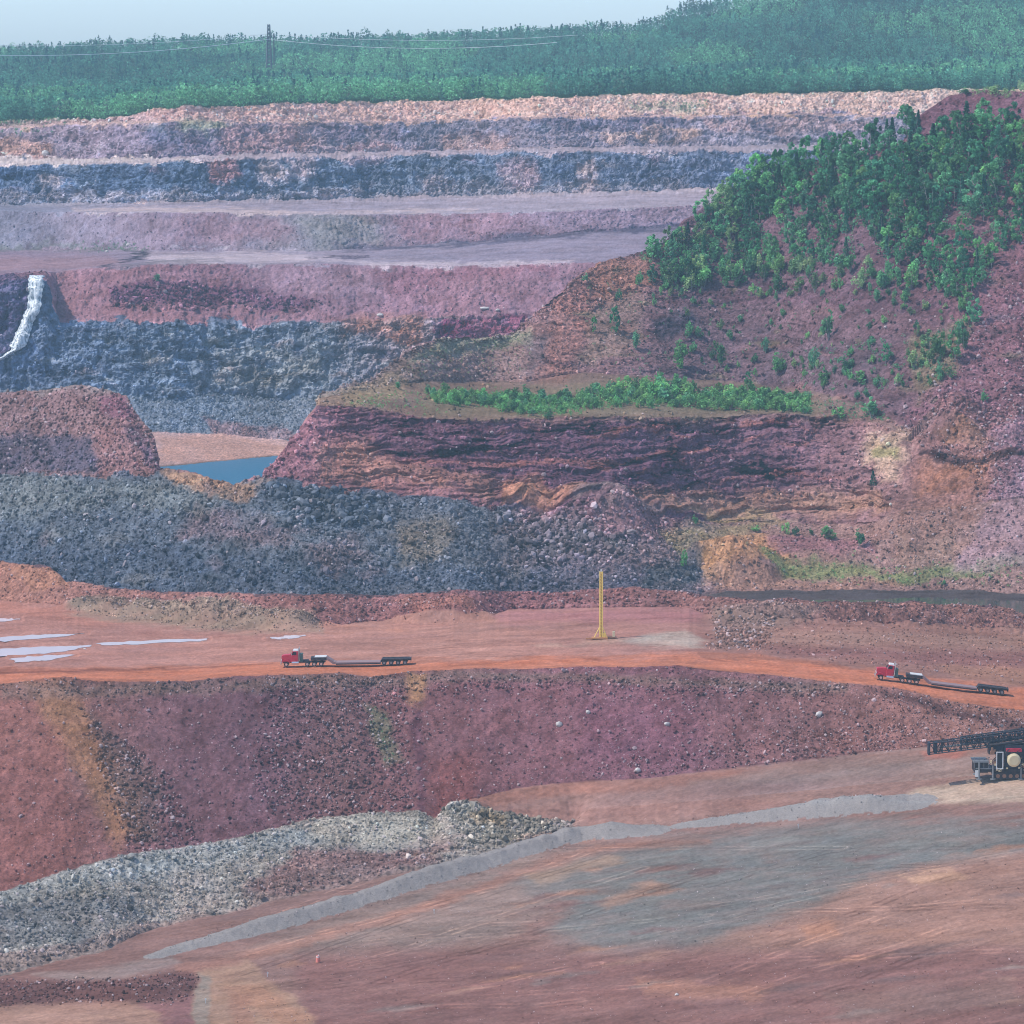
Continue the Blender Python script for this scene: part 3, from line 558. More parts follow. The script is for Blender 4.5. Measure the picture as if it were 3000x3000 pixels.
hue = fbm(P1, 6, 3, 881, .6, (1.5, 1, .7))*amp
K[..., 0] *= 1+.07*hue; K[..., 2] *= 1-.06*hue
seam = fbm(PW, 2.0, 3, 921, .6, (7, 7, .55)); wallm = rowmask('c16', 'c21', 'c23', 'c25')[:, None]
K *= np.where(wallm, 1-.26*np.clip((seam-.05)/.3, 0, 1)+.25*np.clip((-seam-.1)/.3, 0, 1), 1)[..., None].astype(np.float32)
joint = fbm(PW, 2.6, 3, 931, .6, (.8, .8, 3.2)); K *= np.where(wallm, 1-.18*np.clip((joint-.12)/.3, 0, 1), 1)[..., None].astype(np.float32)
rs_ = np.where(rowmask('c3'))[0]; stk = fbm(P1[rs_], 1.5, 3, 941, .6, (1, 3, 7)); K[rs_] *= (1+.22*stk)[..., None]
# contacts between rock types are ragged: take each patch's colour from slightly up or down the face
sh_ = (fbm(P1, 6, 4, 911, .6, (1.5, 1, .8))*15).astype(int); sh_[~rowmask('c8', 'c9', 'c15', 'c16', 'c17', 'c19', 'c21', 'c23', 'c25', 'c5')] = 0
ri = np.clip(np.arange(NV)[:, None]+sh_, 0, NV-1); K2 = K[ri, np.arange(NU)[None, :]]; okk = ~rowmask('c7', 'c14', 'c26', 'c27', 'c13c')[ri]; K = np.where(okk[..., None], K2, K)
# wheel tracks
def track(rows_, pts, w_, col, st):
    global K
    pl = [tuple(ground(u, v)[:2]) for u, v in pts]; dm, tt, tot = dist_line(rows_, pl)
    for off in (-1.1, 1.1):
        m_ = np.clip(1-np.abs(dm-abs(off))/w_, 0, 1)*st*np.clip(.6+.8*vnoise(tt*.25, tt*0, tt*0, 7), 0, 1); K[rows_] += (np.array(col, np.float32)*K[rows_]-K[rows_])*m_[..., None]
for i in range(30):
    u0_ = rng.uniform(350, 1500); v0_ = rng.uniform(1640, 1910); ln = rng.uniform(250, 700); sl = -rng.uniform(.10, .42)*(1 if i % 3 else .2)
    pts = [(u0_+ln*t, max(1600, v0_+sl*ln*t+rng.uniform(-4, 4))) for t in (0, .25, .5, .75, 1)]
    track(ROWF, [p for p in pts if p[0] < 1950] if sum(p[0] < 1950 for p in pts) > 1 else pts[:2], rng.uniform(.35, .7), [(.78, .76, .76), (1.3, 1.27, 1.22)][i % 2], 1.0)
R4 = np.where(rowmask('c4'))[0]
for i in range(12):
    v0_ = rng.uniform(1195, 1262); u0_ = rng.uniform(-20, 900); ln = rng.uniform(300, 800)
    track(R4, [(u0_, v0_), (u0_+ln*.5, v0_-rng.uniform(2, 7)), (u0_+ln, v0_-rng.uniform(2, 10))], .6, [(.8, .76, .74), (1.2, 1.16, 1.14)][i % 2], .6)
for i in range(5): track(R4, [(-30, 1276-i*1.5), (500, 1263-i), (900, 1252-i), (1300, 1243-i*.5), (1600, 1272-i*2), (1950, 1318-i*3)], .5, [(.84, .80, .78), (1.12, 1.1, 1.1)][i % 2], .6)
wm = WIND[..., None]*.97
K = K*(1-wm) + wm*lin((160, 171, 178))*(1+.10*v2+.08*v1)[..., None]

# exposure of each kind of surface to the light of this scene: how much of a white card's light it sends back
BETA = 0.00014
HAZE_RAD = np.array([.20, .31, .43], np.float32)
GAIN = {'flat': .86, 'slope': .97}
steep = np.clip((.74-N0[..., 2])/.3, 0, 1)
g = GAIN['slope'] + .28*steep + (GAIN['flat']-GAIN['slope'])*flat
DESAT = .21
gm = K.mean(-1, keepdims=True); K = K*(1-DESAT)+gm*DESAT
tr = np.exp(-BETA*P[..., 1]).astype(np.float32)[..., None]
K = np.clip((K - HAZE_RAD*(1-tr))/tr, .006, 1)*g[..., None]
GM = {'c0': (.86, .81, .82), 'c2': (.88, .84, .86), 'c4': (.97, .88, .85), 'c4e': (1.0, .86, .78), 'c5': (.95, .9, .9), 'c1': (1.16, 1.21, 1.26), 'c3': (.98, .91, .93), 'c8': (1.20, 1.30, 1.27), 'c9': (1.08, 1.07, 1.18), 'c10': (.95, .95, .95), 'c11': (.78, .76, .84), 'c12': (.76, .74, .84), 'c13': (.76, .76, .84), 'c15': (1.25, 1.3, 1.4), 'c16': (1.5, 1.55, 1.50), 'c17': (1.05, 1.0, 1.08),
      'c19': (.98, 1.04, 1.12), 'c18': (.98, .98, 1.05), 'c20': (1.0, 1.0, 1.06), 'c21': (1.34, 1.35, 1.26), 'c23': (1.18, 1.17, 1.10), 'c25': (1.12, 1.14, 1.34)}
gmr = np.array([GM.get(n, (1, 1, 1)) for n in SN], np.float32)
gmr = np.stack([np.convolve(np.pad(gmr[:, k], 9, mode='edge'), ker, 'valid') for k in range(3)], 1)
gmr = np.repeat(gmr[:, None, :], NU, 1); rr_ = np.where(rowmask('c1'))[0]; cl = np.clip((uc-1060)/50, 0, 1)[None, :, None]; gmr[rr_] = gmr[rr_]*(1-cl)+cl*np.array([.87, .82, .84])
rr_ = np.where(rowmask('c8'))[0]; cl = np.clip((uc-1300)/80, 0, 1)[None, :, None]; gmr[rr_] = gmr[rr_]*(1-cl)+cl*1.08
rr_ = np.where(rowmask('c11', 'c12'))[0]; gmr[rr_] *= (1.32-.32*np.clip((uc-1020)/240, 0, 1))[None, :, None]
K = K*gmr.astype(np.float32)*np.array([1.03, .88, .77], np.float32)
K = np.maximum(K, .008); K = K*np.minimum(1, .76/K.max(-1, keepdims=True))
U1, V1 = project(P)
# ---------------------------------------------------------------- materials
def new_mat(name):
    m = bpy.data.materials.new(name); m.use_nodes = True
    nt = m.node_tree; b = nt.nodes['Principled BSDF']; return m, nt, b
def earth_mat(name, fine, bump, scale=1.0, rough=.95):
    m, nt, b = new_mat(name); N = nt.nodes; Lk = nt.links
    a = N.new('ShaderNodeAttribute'); a.attribute_name = 'soil'
    tc = N.new('ShaderNodeTexCoord')
    n = N.new('ShaderNodeTexNoise'); n.inputs['Scale'].default_value = 1.7*scale; n.inputs['Detail'].default_value = 5; n.inputs['Roughness'].default_value = .7
    v = N.new('ShaderNodeTexVoronoi'); v.inputs['Scale'].default_value = 1.9*scale; v.inputs['Randomness'].default_value = 1
    Lk.new(tc.outputs['Object'], n.inputs['Vector']); Lk.new(tc.outputs['Object'], v.inputs['Vector'])
    sp = N.new('ShaderNodeSeparateColor'); Lk.new(v.outputs['Color'], sp.inputs[0])
    mx = N.new('ShaderNodeMath'); mx.operation = 'MULTIPLY_ADD'; mx.inputs[1].default_value = fine; mx.inputs[2].default_value = 1-fine*.5
    Lk.new(sp.outputs[0], mx.inputs[0])
    m2 = N.new('ShaderNodeMath'); m2.operation = 'MULTIPLY_ADD'; m2.inputs[1].default_value = fine*1.2; m2.inputs[2].default_value = 1-fine*.6
    Lk.new(n.outputs['Fac'], m2.inputs[0])
    m3 = N.new('ShaderNodeMath'); m3.operation = 'MULTIPLY'; Lk.new(mx.outputs[0], m3.inputs[0]); Lk.new(m2.outputs[0], m3.inputs[1])
    sc_ = N.new('ShaderNodeVectorMath'); sc_.operation = 'SCALE'; Lk.new(a.outputs['Color'], sc_.inputs[0]); Lk.new(m3.outputs[0], sc_.inputs['Scale'])
    Lk.new(sc_.outputs[0], b.inputs['Base Color'])
    b.inputs['Roughness'].default_value = rough; b.inputs['Specular IOR Level'].default_value = .15
    bp = N.new('ShaderNodeBump'); bp.inputs['Strength'].default_value = bump; bp.inputs['Distance'].default_value = .5
    Lk.new(n.outputs['Fac'], bp.inputs['Height']); Lk.new(bp.outputs[0], b.inputs['Normal'])
    return m
M_floor = earth_mat('packed_earth', .22, .25)
M_rub = earth_mat('broken_rock', .7, .8, .9)
M_slope = earth_mat('dumped_earth', .5, .5, 1.5)
M_far = earth_mat('quarried_rock', .6, .8, .4)
M_gravel = earth_mat('crushed_gravel', .25, .4, 2.5)
M_forestfloor = earth_mat('forest_floor', .4, .2, .3)

# ---------------------------------------------------------------- terrain meshes, one per piece of ground
PIECES = [
 ('ground', ('n0', 'n1', 'n2'), M_floor, None), ('pit_floor', ('c0', 'c1', 'c2'), M_floor, None), ('dump_slope', ('c3',), M_slope, None),
 ('haul_road', ('c4e', 'c4'), M_floor, None), ('earth_berm', ('c5', 'c6'), M_rub, None), ('pond_bed', ('c7',), M_slope, None), ('rubble_slope', ('c8',), M_rub, None),
 ('terrace_cliff', ('c9',), M_rub, None), ('terrace', ('c10',), M_slope, None), ('hillside', ('c11', 'c12', 'c13', 'c13b', 'c13c'), M_rub, None),
 ('lake_shore', ('c14', 'c15'), M_rub, None), ('rock_wall', ('c16',), M_far, None), ('quarry_slope', ('c17',), M_slope, None), ('quarry_bench', ('c18',), M_floor, None),
 ('upper_slope', ('c19',), M_slope, None), ('upper_bench', ('c20',), M_floor, None), ('upper_wall', ('c21',), M_far, None), ('rim_bench', ('c22',), M_floor, None),
 ('rim_wall', ('c23', 'c24'), M_far, None), ('pale_rim', ('c25',), M_far, None), ('forest_ground', ('c26', 'c27', 'c28', 'c29'), M_forestfloor, None)]
ridge_mask = rowmask('c1')[:, None] & (uc[None, :] < 1095) & (WIND < .5)
wind_mask = WIND > .5
def grid_obj(name, mask_faces, mat, smooth):
    fi, fj = np.where(mask_faces)
    if len(fi) == 0: return None
    a = fi*NU+fj; quads = np.stack([a, a+1, a+1+NU, a+NU], 1)
    ids, inv = np.unique(quads.ravel(), return_inverse=True)
    vs = P.reshape(-1, 3)[ids].astype(np.float32); cs = K.reshape(-1, 3)[ids]
    me = bpy.data.meshes.new(name)
    me.vertices.add(len(vs)); me.vertices.foreach_set('co', vs.ravel())
    nq = len(quads); me.loops.add(nq*4); me.loops.foreach_set('vertex_index', inv.astype(np.int32))
    me.polygons.add(nq); me.polygons.foreach_set('loop_start', np.arange(0, nq*4, 4, dtype=np.int32))
    me.polygons.foreach_set('use_smooth', np.full(nq, smooth))
    ca = me.color_attributes.new('soil', 'FLOAT_COLOR', 'POINT')
    ca.data.foreach_set('color', np.concatenate([cs, np.ones((len(cs), 1), np.float32)], 1).ravel().astype(np.float32))
    me.update(calc_edges=True); me.materials.append(mat)
    o = bpy.data.objects.new(name, me); COL.objects.link(o); o['kind'] = 'structure'
    return o
LBL = {}
for name, strips, mat, _ in PIECES:
    fm = np.zeros((NV-1, NU-1), bool); fm[rowmask(*strips)[:-1]] = True
    if name == 'pit_floor': fm &= ~(wind_mask[:-1, :-1]) & ~(ridge_mask[:-1, :-1])
    grid_obj(name, fm, mat, name not in ('rubble_slope', 'rock_wall', 'upper_wall', 'rim_wall', 'pale_rim', 'terrace_cliff', 'lake_shore', 'earth_berm', 'hillside'))
grid_obj('gravel_windrow', wind_mask[:-1, :-1], M_gravel, True)
grid_obj('rubble_ridge', (ridge_mask & ~wind_mask)[:-1, :-1], M_rub, False)

# ---------------------------------------------------------------- survey lookups on the finished ground
U1f = U1.astype(np.float32); V1f = V1.astype(np.float32)
run = np.full(NU, 1e9, np.float32); VIS = np.zeros((NV, NU), bool)
start = int(np.argmax(SN == 'c0'))
for i in range(start, NV):
    vv = V1f[i]; VIS[i] = vv < run-.02; run = np.minimum(run, vv)
def at(u, v):
    j = int(np.clip(np.searchsorted(uc, u), 1, NU-1)); best = None
    col = V1f[start:, j]
    k = np.where(col <= v)[0]
    i = start+int(k[0]); 
    if k[0] == 0: return P[i, j].copy()
    a, b = float(V1f[i-1, j]), float(V1f[i, j]); t = (a-v)/(a-b) if a != b else 0
    q = P[i-1, j]*(1-t)+P[i, j]*t
    q = q.copy(); q[0] += (u-U1[i, j])/F*q[1]
    return q
def zat(x, y):                 # ground height near a world point
    u = 966 + F*x/math.hypot(y, 0)*1.0/ (1.0)
    # column index follows x / y
    r = x/y; rr = P1[start, :, 0]/P1[start, :, 1]
    j = int(np.clip(np.searchsorted(rr, r), 1, NU-1))
    ys = P[start:, j, 1]; i = int(np.argmax(ys >= y))
    y0, y1 = ys[i-1], ys[i]; t = (y-y0)/(y1-y0) if y1 != y0 else 0
    return float(P[start+i-1, j, 2]*(1-t)+P[start+i, j, 2]*t)

# ---------------------------------------------------------------- water
def water_mat(name, col, rough, bump, size):
    m, nt, b = new_mat(name); N = nt.nodes; Lk = nt.links
    b.inputs['Base Color'].default_value = (*col, 1); b.inputs['Roughness'].default_value = rough; b.inputs['IOR'].default_value = 1.33
    tc = N.new('ShaderNodeTexCoord'); mp = N.new('ShaderNodeMapping'); mp.inputs['Scale'].default_value = (1, .35, 1)
    n = N.new('ShaderNodeTexNoise'); n.inputs['Scale'].default_value = size; n.inputs['Detail'].default_value = 4
    Lk.new(tc.outputs['Object'], mp.inputs[0]); Lk.new(mp.outputs[0], n.inputs['Vector'])
    bp = N.new('ShaderNodeBump'); bp.inputs['Strength'].default_value = bump; bp.inputs['Distance'].default_value = .3
    Lk.new(n.outputs['Fac'], bp.inputs['Height']); Lk.new(bp.outputs[0], b.inputs['Normal'])
    return m
def flat_poly(name, pts, z, mat, kind='structure'):
    me = bpy.data.meshes.new(name); me.from_pydata([(x, y, z) for x, y in pts], [], [list(range(len(pts)))]); me.update(); me.materials.append(mat)
    o = bpy.data.objects.new(name, me); COL.objects.link(o); o['kind'] = kind; return o
M_lake = water_mat('lake_water', (.03, .18, .30), .3, .5, .8)
M_lake.node_tree.nodes['Principled BSDF'].inputs['Specular IOR Level'].default_value = .25
M_pond = water_mat('pond_water', (.02, .045, .045), .08, .15, 1.2)
M_pud = water_mat('puddle_water', (.78, .73, .80), .06, .02, .5)  # pale lavender base colour stands in for the sky's reflection
flat_poly('lake', [(-420, 1060), (40, 1060), (40, 1462), (-420, 1462)], -150.25, M_lake)
flat_poly('pond', [(20, 905), (420, 905), (420, 1000), (20, 1000)], -140.1, M_pond)
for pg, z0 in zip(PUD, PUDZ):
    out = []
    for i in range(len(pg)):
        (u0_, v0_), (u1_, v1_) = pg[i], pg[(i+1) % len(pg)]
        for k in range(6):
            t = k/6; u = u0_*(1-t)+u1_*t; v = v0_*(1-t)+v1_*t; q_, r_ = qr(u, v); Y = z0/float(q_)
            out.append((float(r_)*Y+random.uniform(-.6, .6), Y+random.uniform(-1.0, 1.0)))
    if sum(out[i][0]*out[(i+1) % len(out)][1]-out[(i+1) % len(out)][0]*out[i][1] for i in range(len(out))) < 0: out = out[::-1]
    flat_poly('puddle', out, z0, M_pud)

# ---------------------------------------------------------------- waterfall
M_fall, nt, b = new_mat('falling_water')
N = nt.nodes; tc = N.new('ShaderNodeTexCoord'); mp = N.new('ShaderNodeMapping'); mp.inputs['Scale'].default_value = (1.3, 1.3, .16)
n = N.new('ShaderNodeTexNoise'); n.inputs['Scale'].default_value = 1.0; n.inputs['Detail'].default_value = 5
r = N.new('ShaderNodeValToRGB'); r.color_ramp.elements[0].position = .36; r.color_ramp.elements[0].color = (.16, .22, .27, 1); r.color_ramp.elements[1].position = .58; r.color_ramp.elements[1].color = (.95, .96, .96, 1)
nt.links.new(tc.outputs['Object'], mp.inputs[0]); nt.links.new(mp.outputs[0], n.inputs['Vector']); nt.links.new(n.outputs['Fac'], r.inputs[0]); nt.links.new(r.outputs[0], b.inputs['Base Color'])
b.inputs['Roughness'].default_value = .5
outl = [(521, 56, 88), (530, 54, 88), (540, 53, 86), (548, 54, 81), (560, 54, 81), (572, 53, 79), (585, 50, 76), (597, 44, 70), (607, 40, 65), (618, 36, 61), (630, 30, 58), (642, 24, 55), (652, 19, 52), (657, 20, 45), (662, 24, 38), (668, 12, 24), (676, 2, 12), (684, -16, 0)]
vs = []; fs = []; nx = 9
for k in range(len(outl)-1):
    for s in range(3):
        t = s/3; v = outl[k][0]*(1-t)+outl[k+1][0]*t; l = outl[k][1]*(1-t)+outl[k+1][1]*t; rr_ = outl[k][2]*(1-t)+outl[k+1][2]*t
        l += random.uniform(-1.6, 1.6); rr_ += random.uniform(-1.6, 1.6)
        for i in range(nx):
            q = at(l+(rr_-l)*i/(nx-1), v); e = math.sin(math.pi*i/(nx-1))
            vs.append((q[0], q[1]-.5-2.2*e-random.uniform(0, .8), q[2]+.5))
nr = len(vs)//nx
for k in range(nr-1):
    for i in range(nx-1): fs.append((k*nx+i, k*nx+i+1, (k+1)*nx+i+1, (k+1)*nx+i))
me = bpy.data.meshes.new('waterfall'); me.from_pydata(vs, [], fs); me.update(); me.materials.append(M_fall)
for p in me.polygons: p.use_smooth = True
o = bpy.data.objects.new('waterfall', me); COL.objects.link(o); o['kind'] = 'structure'
# ---------------------------------------------------------------- loose rock
M_stone, nt, b = new_mat('loose_stone')
a = nt.nodes.new('ShaderNodeAttribute'); a.attribute_name = 'soil'; nt.links.new(a.outputs['Color'], b.inputs['Base Color']); b.inputs['Roughness'].default_value = .9; b.inputs['Specular IOR Level'].default_value = .2
ph = (1+5**.5)/2
ICO = np.array([(-1, ph, 0), (1, ph, 0), (-1, -ph, 0), (1, -ph, 0), (0, -1, ph), (0, 1, ph), (0, -1, -ph), (0, 1, -ph), (ph, 0, -1), (ph, 0, 1), (-ph, 0, -1), (-ph, 0, 1)], float)/math.hypot(1, ph)
ICF = np.array([(0, 11, 5), (0, 5, 1), (0, 1, 7), (0, 7, 10), (0, 10, 11), (1, 5, 9), (5, 11, 4), (11, 10, 2), (10, 7, 6), (7, 1, 8), (3, 9, 4), (3, 4, 2), (3, 2, 6), (3, 6, 8), (3, 8, 9), (4, 9, 5), (2, 4, 11), (6, 2, 10), (8, 6, 7), (9, 8, 1)])
def pick(strips, poly, n, win=None):
    rs = np.where(rowmask(*strips))[0]; rs = slice(rs.min(), rs.max()+1); ok = rowmask(*strips)[rs]
    if poly is None: m = np.ones(P[rs].shape[:2], np.float32)
    else: m = soft_poly(rs, poly, 6)
    m = m*VIS[rs]*ok[:, None]*((uc > -40) & (uc < 1975))[None, :]
    p = m.ravel().astype(float); s = p.sum()
    if s <= 0: return np.zeros(0, int)
    idx = rng.choice(p.size, n, p=p/s); return idx + rs.start*NU
def rand_rot(n):
    q = rng.normal(size=(n, 4)); q /= np.linalg.norm(q, axis=1, keepdims=True); w, x, y, z = q.T
    return np.stack([1-2*(y*y+z*z), 2*(x*y-z*w), 2*(x*z+y*w), 2*(x*y+z*w), 1-2*(x*x+z*z), 2*(y*z-x*w), 2*(x*z-y*w), 2*(y*z+x*w), 1-2*(x*x+y*y)], -1).reshape(n, 3, 3)
def rocks_mesh(name, groups, label):
    V = []; CC = []
    for (idx, s0, s1, flatn, pale, var) in groups:
        n = len(idx)
        if n == 0: continue
        s = s0*(s1/s0)**(rng.random(n)**2.2)
        sh = ICO[None]*(1+rng.uniform(-.28, .28, (n, 12, 1)))
        sh = sh*np.stack([s*rng.uniform(.8, 1.4, n), s*rng.uniform(.7, 1.1, n), s*rng.uniform(.5, 1.0, n)], -1)[:, None, :]*.5
        Rm = rand_rot(n) if not flatn else None
        if Rm is not None: sh = np.einsum('nij,nkj->nki', Rm, sh)
        else: sh[..., 2] *= .45; sh[..., 0] *= 1.5
        Pp = P.reshape(-1, 3)[idx] + rng.uniform(-.4, .4, (n, 3))*np.array([1, 1, .1]); Pp[:, 2] += .12*s; Pp[:, 1] -= .15*s
        V.append((sh+Pp[:, None, :]).reshape(-1, 3))
        c = K.reshape(-1, 3)[idx]*1.0*np.exp(rng.normal(0, var, (n, 1)))
        pl = rng.random(n) < pale
        c[pl] = c[pl]*.5+np.array([.42, .33, .33])*rng.uniform(.6, 1.1, (pl.sum(), 1))
        CC.append(np.repeat(np.clip(c, .01, .75), 12, 0))
    V = np.concatenate(V).astype(np.float32); CC = np.concatenate(CC).astype(np.float32); n = len(V)//12
    Fc = (ICF[None]+np.arange(n)[:, None, None]*12).reshape(-1, 3)
    me = bpy.data.meshes.new(name); me.vertices.add(len(V)); me.vertices.foreach_set('co', V.ravel())
    me.loops.add(len(Fc)*3); me.loops.foreach_set('vertex_index', Fc.ravel().astype(np.int32))
    me.polygons.add(len(Fc)); me.polygons.foreach_set('loop_start', np.arange(0, len(Fc)*3, 3, dtype=np.int32))
    me.polygons.foreach_set('use_smooth', np.zeros(len(Fc), bool))
    ca = me.color_attributes.new('soil', 'FLOAT_COLOR', 'POINT'); ca.data.foreach_set('color', np.concatenate([CC, np.ones((len(CC), 1), np.float32)], 1).ravel())
    me.update(calc_edges=True); me.materials.append(M_stone)
    o = bpy.data.objects.new(name, me); COL.objects.link(o); o['kind'] = 'stuff'; o['label'] = label; o['category'] = 'loose rock'
    return o
full = [(-100, -100), (2100, -100), (2100, 2200), (-100, 2200)]
ridge_poly = [(-60, 1660), (110, 1640), (230, 1600), (420, 1580), (600, 1530), (790, 1518), (880, 1500), (1080, 1552), (1080, 1566), (950, 1598), (820, 1636), (700, 1656), (500, 1700), (300, 1745), (200, 1782), (0, 1832), (-60, 1850)]
rocks_mesh('ridge_rocks', [(pick(('c1',), ridge_poly, 11000), .2, .85, False, .06, .30), (pick(('c1',), [(820, 1512), (880, 1505), (1080, 1555), (950, 1600), (880, 1590)], 420), .6, 1.8, False, .02, .5), (pick(('c1',), ridge_poly, 160), .8, 1.7, False, .05, .4),
    (pick(('c0', 'c1'), [(-60, 1852), (200, 1845), (355, 1832), (366, 1860), (355, 1885), (250, 1893), (-60, 1900)], 1200), .25, .8, False, .12, .35)], 'grey blasted rock heaped along the foot of the mauve dump slope')
rocks_mesh('slope_rocks', [(pick(('c3',), full, 8500), .16, .46, False, .30, .38), (pick(('c3',), full, 5200), .2, .75, False, .22, .34), (pick(('c3',), [(500, 1290), (760, 1280), (780, 1540), (560, 1590), (480, 1480)], 2600), .35, 1.0, False, .16, .34),
    (pick(('c3',), [(150, 1330), (300, 1450), (380, 1600), (250, 1620)], 1100), .35, 1.1, False, .18, .4), (pick(('c3',), full, 120), .6, 1.2, False, .9, .25), (pick(('c3',), [(-60, 1285), (700, 1272), (1600, 1290), (1600, 1312), (700, 1300), (-60, 1310)], 1500), .3, .9, False, .12, .35),
    (pick(('c3', 'c2'), [(1500, 1380), (1750, 1370), (1700, 1420), (1300, 1455), (1100, 1470), (1100, 1450)], 900), .25, .8, False, .25, .3)], 'loose stones scattered over the mauve dump slope below the haul road')
rocks_mesh('berm_rocks', [(pick(('c4', 'c5'), [(128, 1138), (300, 1135), (460, 1140), (590, 1160), (610, 1190), (380, 1186), (120, 1150)], 1500), .25, .7, False, .1, .35), (pick(('c4', 'c5'), [(740, 1135), (880, 1130), (915, 1150), (900, 1168), (760, 1172)], 500), .2, .6, False, .1, .3), (pick(('c5',), full, 3200), .3, 1.0, False, .14, .32), (pick(('c4',), [(1340, 1150), (1960, 1190), (1960, 1290), (1700, 1262), (1350, 1225)], 2400), .2, .8, False, .12, .32), (pick(('c4',), [(1340, 1150), (1480, 1150), (1440, 1225), (1340, 1222)], 500), .5, 1.2, False, .2, .4)], 'stones along the red earth berms behind the haul road')
rocks_mesh('blue_rubble_rocks', [(pick(('c8',), [(-60, 880), (1290, 950), (1330, 1125), (-60, 1125)], 15000), .32, 1.25, False, .05, .42), (pick(('c8',), [(-60, 880), (1290, 950), (1330, 1125), (-60, 1125)], 500), 1.0, 2.2, False, .04, .42), (pick(('c8',), [(930, 960), (1120, 965), (1200, 1020), (1150, 1060), (980, 1060)], 420), 1.0, 2.6, False, .10, .5),
    (pick(('c8',), [(480, 905), (720, 935), (740, 1000), (560, 980)], 380), 1.2, 3.0, False, .03, .45), (pick(('c8',), [(1300, 980), (1960, 950), (1960, 1120), (1330, 1115)], 2600), .3, 1.1, False, .12, .35)], 'blue grey boulders covering the long rubble slope behind the haul road')
rocks_mesh('cliff_rocks', [(pick(('c9',), [(-60, 735), (300, 735), (310, 910), (-60, 900)], 2800), .4, 1.4, False, .10, .4), (pick(('c9',), [(500, 770), (1700, 780), (1700, 960), (500, 900)], 2200), .4, 1.5, False, .04, .45),
    (pick(('c9', 'c10', 'c11', 'c12'), [(1700, 820), (1740, 720), (1932, 470), (1990, 430), (1990, 1000), (1860, 1000), (1830, 900)], 4200), .3, 1.3, False, .16, .35)], 'broken stones lying on the layered purple cliff and the right scree')
rocks_mesh('hillside_rocks', [(pick(('c10', 'c11', 'c12', 'c13', 'c13b'), full, 6500), .3, 1.5, False, .08, .38)], 'stones on the bare purple parts of the wooded hillside')
rocks_mesh('far_wall_rocks', [(pick(('c15', 'c16'), full, 2200), .5, 1.5, False, .04, .34), (pick(('c15',), full, 1500), .4, 1.3, False, .04, .3), (pick(('c17', 'c19'), full, 2400), .4, 1.0, False, .06, .25), (pick(('c17',), [(200, 545), (330, 530), (620, 575), (560, 588), (210, 580)], 700), .9, 2.4, False, .03, .45), (pick(('c21', 'c23'), full, 2200), .6, 1.8, False, .04, .3),
    (pick(('c25',), full, 1800), .6, 2.2, False, .25, .3)], 'fallen rock on the blue and purple walls across the pit')
rocks_mesh('floor_stones', [(pick(('c0', 'c2', 'c1'), [(600, 1750), (1960, 1540), (1960, 1990), (380, 1990)], 3200), .12, .36, False, .3, .35), (pick(('c0', 'c1', 'c2'), [(290, 1812), (600, 1735), (900, 1660), (1220, 1580), (1720, 1525), (1720, 1508), (1220, 1552), (900, 1620), (600, 1700), (290, 1795)], 1500), .12, .34, False, .1, .2)], 'small stones strewn over the packed pit floor')
# ---------------------------------------------------------------- trees
M_leaf, nt, b = new_mat('foliage')
N = nt.nodes
a = N.new('ShaderNodeAttribute'); a.attribute_name = 'leaf'; oi = N.new('ShaderNodeObjectInfo')
hs = N.new('ShaderNodeHueSaturation'); m1 = N.new('ShaderNodeMath'); m1.operation = 'MULTIPLY_ADD'; m1.inputs[1].default_value = .05; m1.inputs[2].default_value = .475
m2 = N.new('ShaderNodeMath'); m2.operation = 'MULTIPLY_ADD'; m2.inputs[1].default_value = .9; m2.inputs[2].default_value = .6
wn = N.new('ShaderNodeTexWhiteNoise'); wn.noise_dimensions = '1D'; nt.links.new(oi.outputs['Random'], wn.inputs['W'])
nt.links.new(oi.outputs['Random'], m1.inputs[0]); nt.links.new(wn.outputs['Value'], m2.inputs[0]); nt.links.new(m1.outputs[0], hs.inputs['Hue']); nt.links.new(m2.outputs[0], hs.inputs['Value']); nt.links.new(a.outputs['Color'], hs.inputs['Color'])
nt.links.new(hs.outputs[0], b.inputs['Base Color']); b.inputs['Roughness'].default_value = .7; b.inputs['Specular IOR Level'].default_value = .1
tl = N.new('ShaderNodeBsdfTranslucent'); nt.links.new(hs.outputs[0], tl.inputs['Color']); mxs = N.new('ShaderNodeMixShader'); mxs.inputs[0].default_value = .35
nt.links.new(b.outputs[0], mxs.inputs[1]); nt.links.new(tl.outputs[0], mxs.inputs[2]); nt.links.new(mxs.outputs[0], N['Material Output'].inputs[0])
M_bark, nt, b = new_mat('bark'); b.inputs['Roughness'].default_value = .9
tc = nt.nodes.new('ShaderNodeTexNoise'); tc.inputs['Scale'].default_value = 4; rp = nt.nodes.new('ShaderNodeValToRGB'); rp.color_ramp.elements[0].color = (.12, .10, .09, 1); rp.color_ramp.elements[1].color = (.50, .48, .44, 1)
nt.links.new(tc.outputs['Fac'], rp.inputs[0]); nt.links.new(rp.outputs[0], b.inputs['Base Color'])

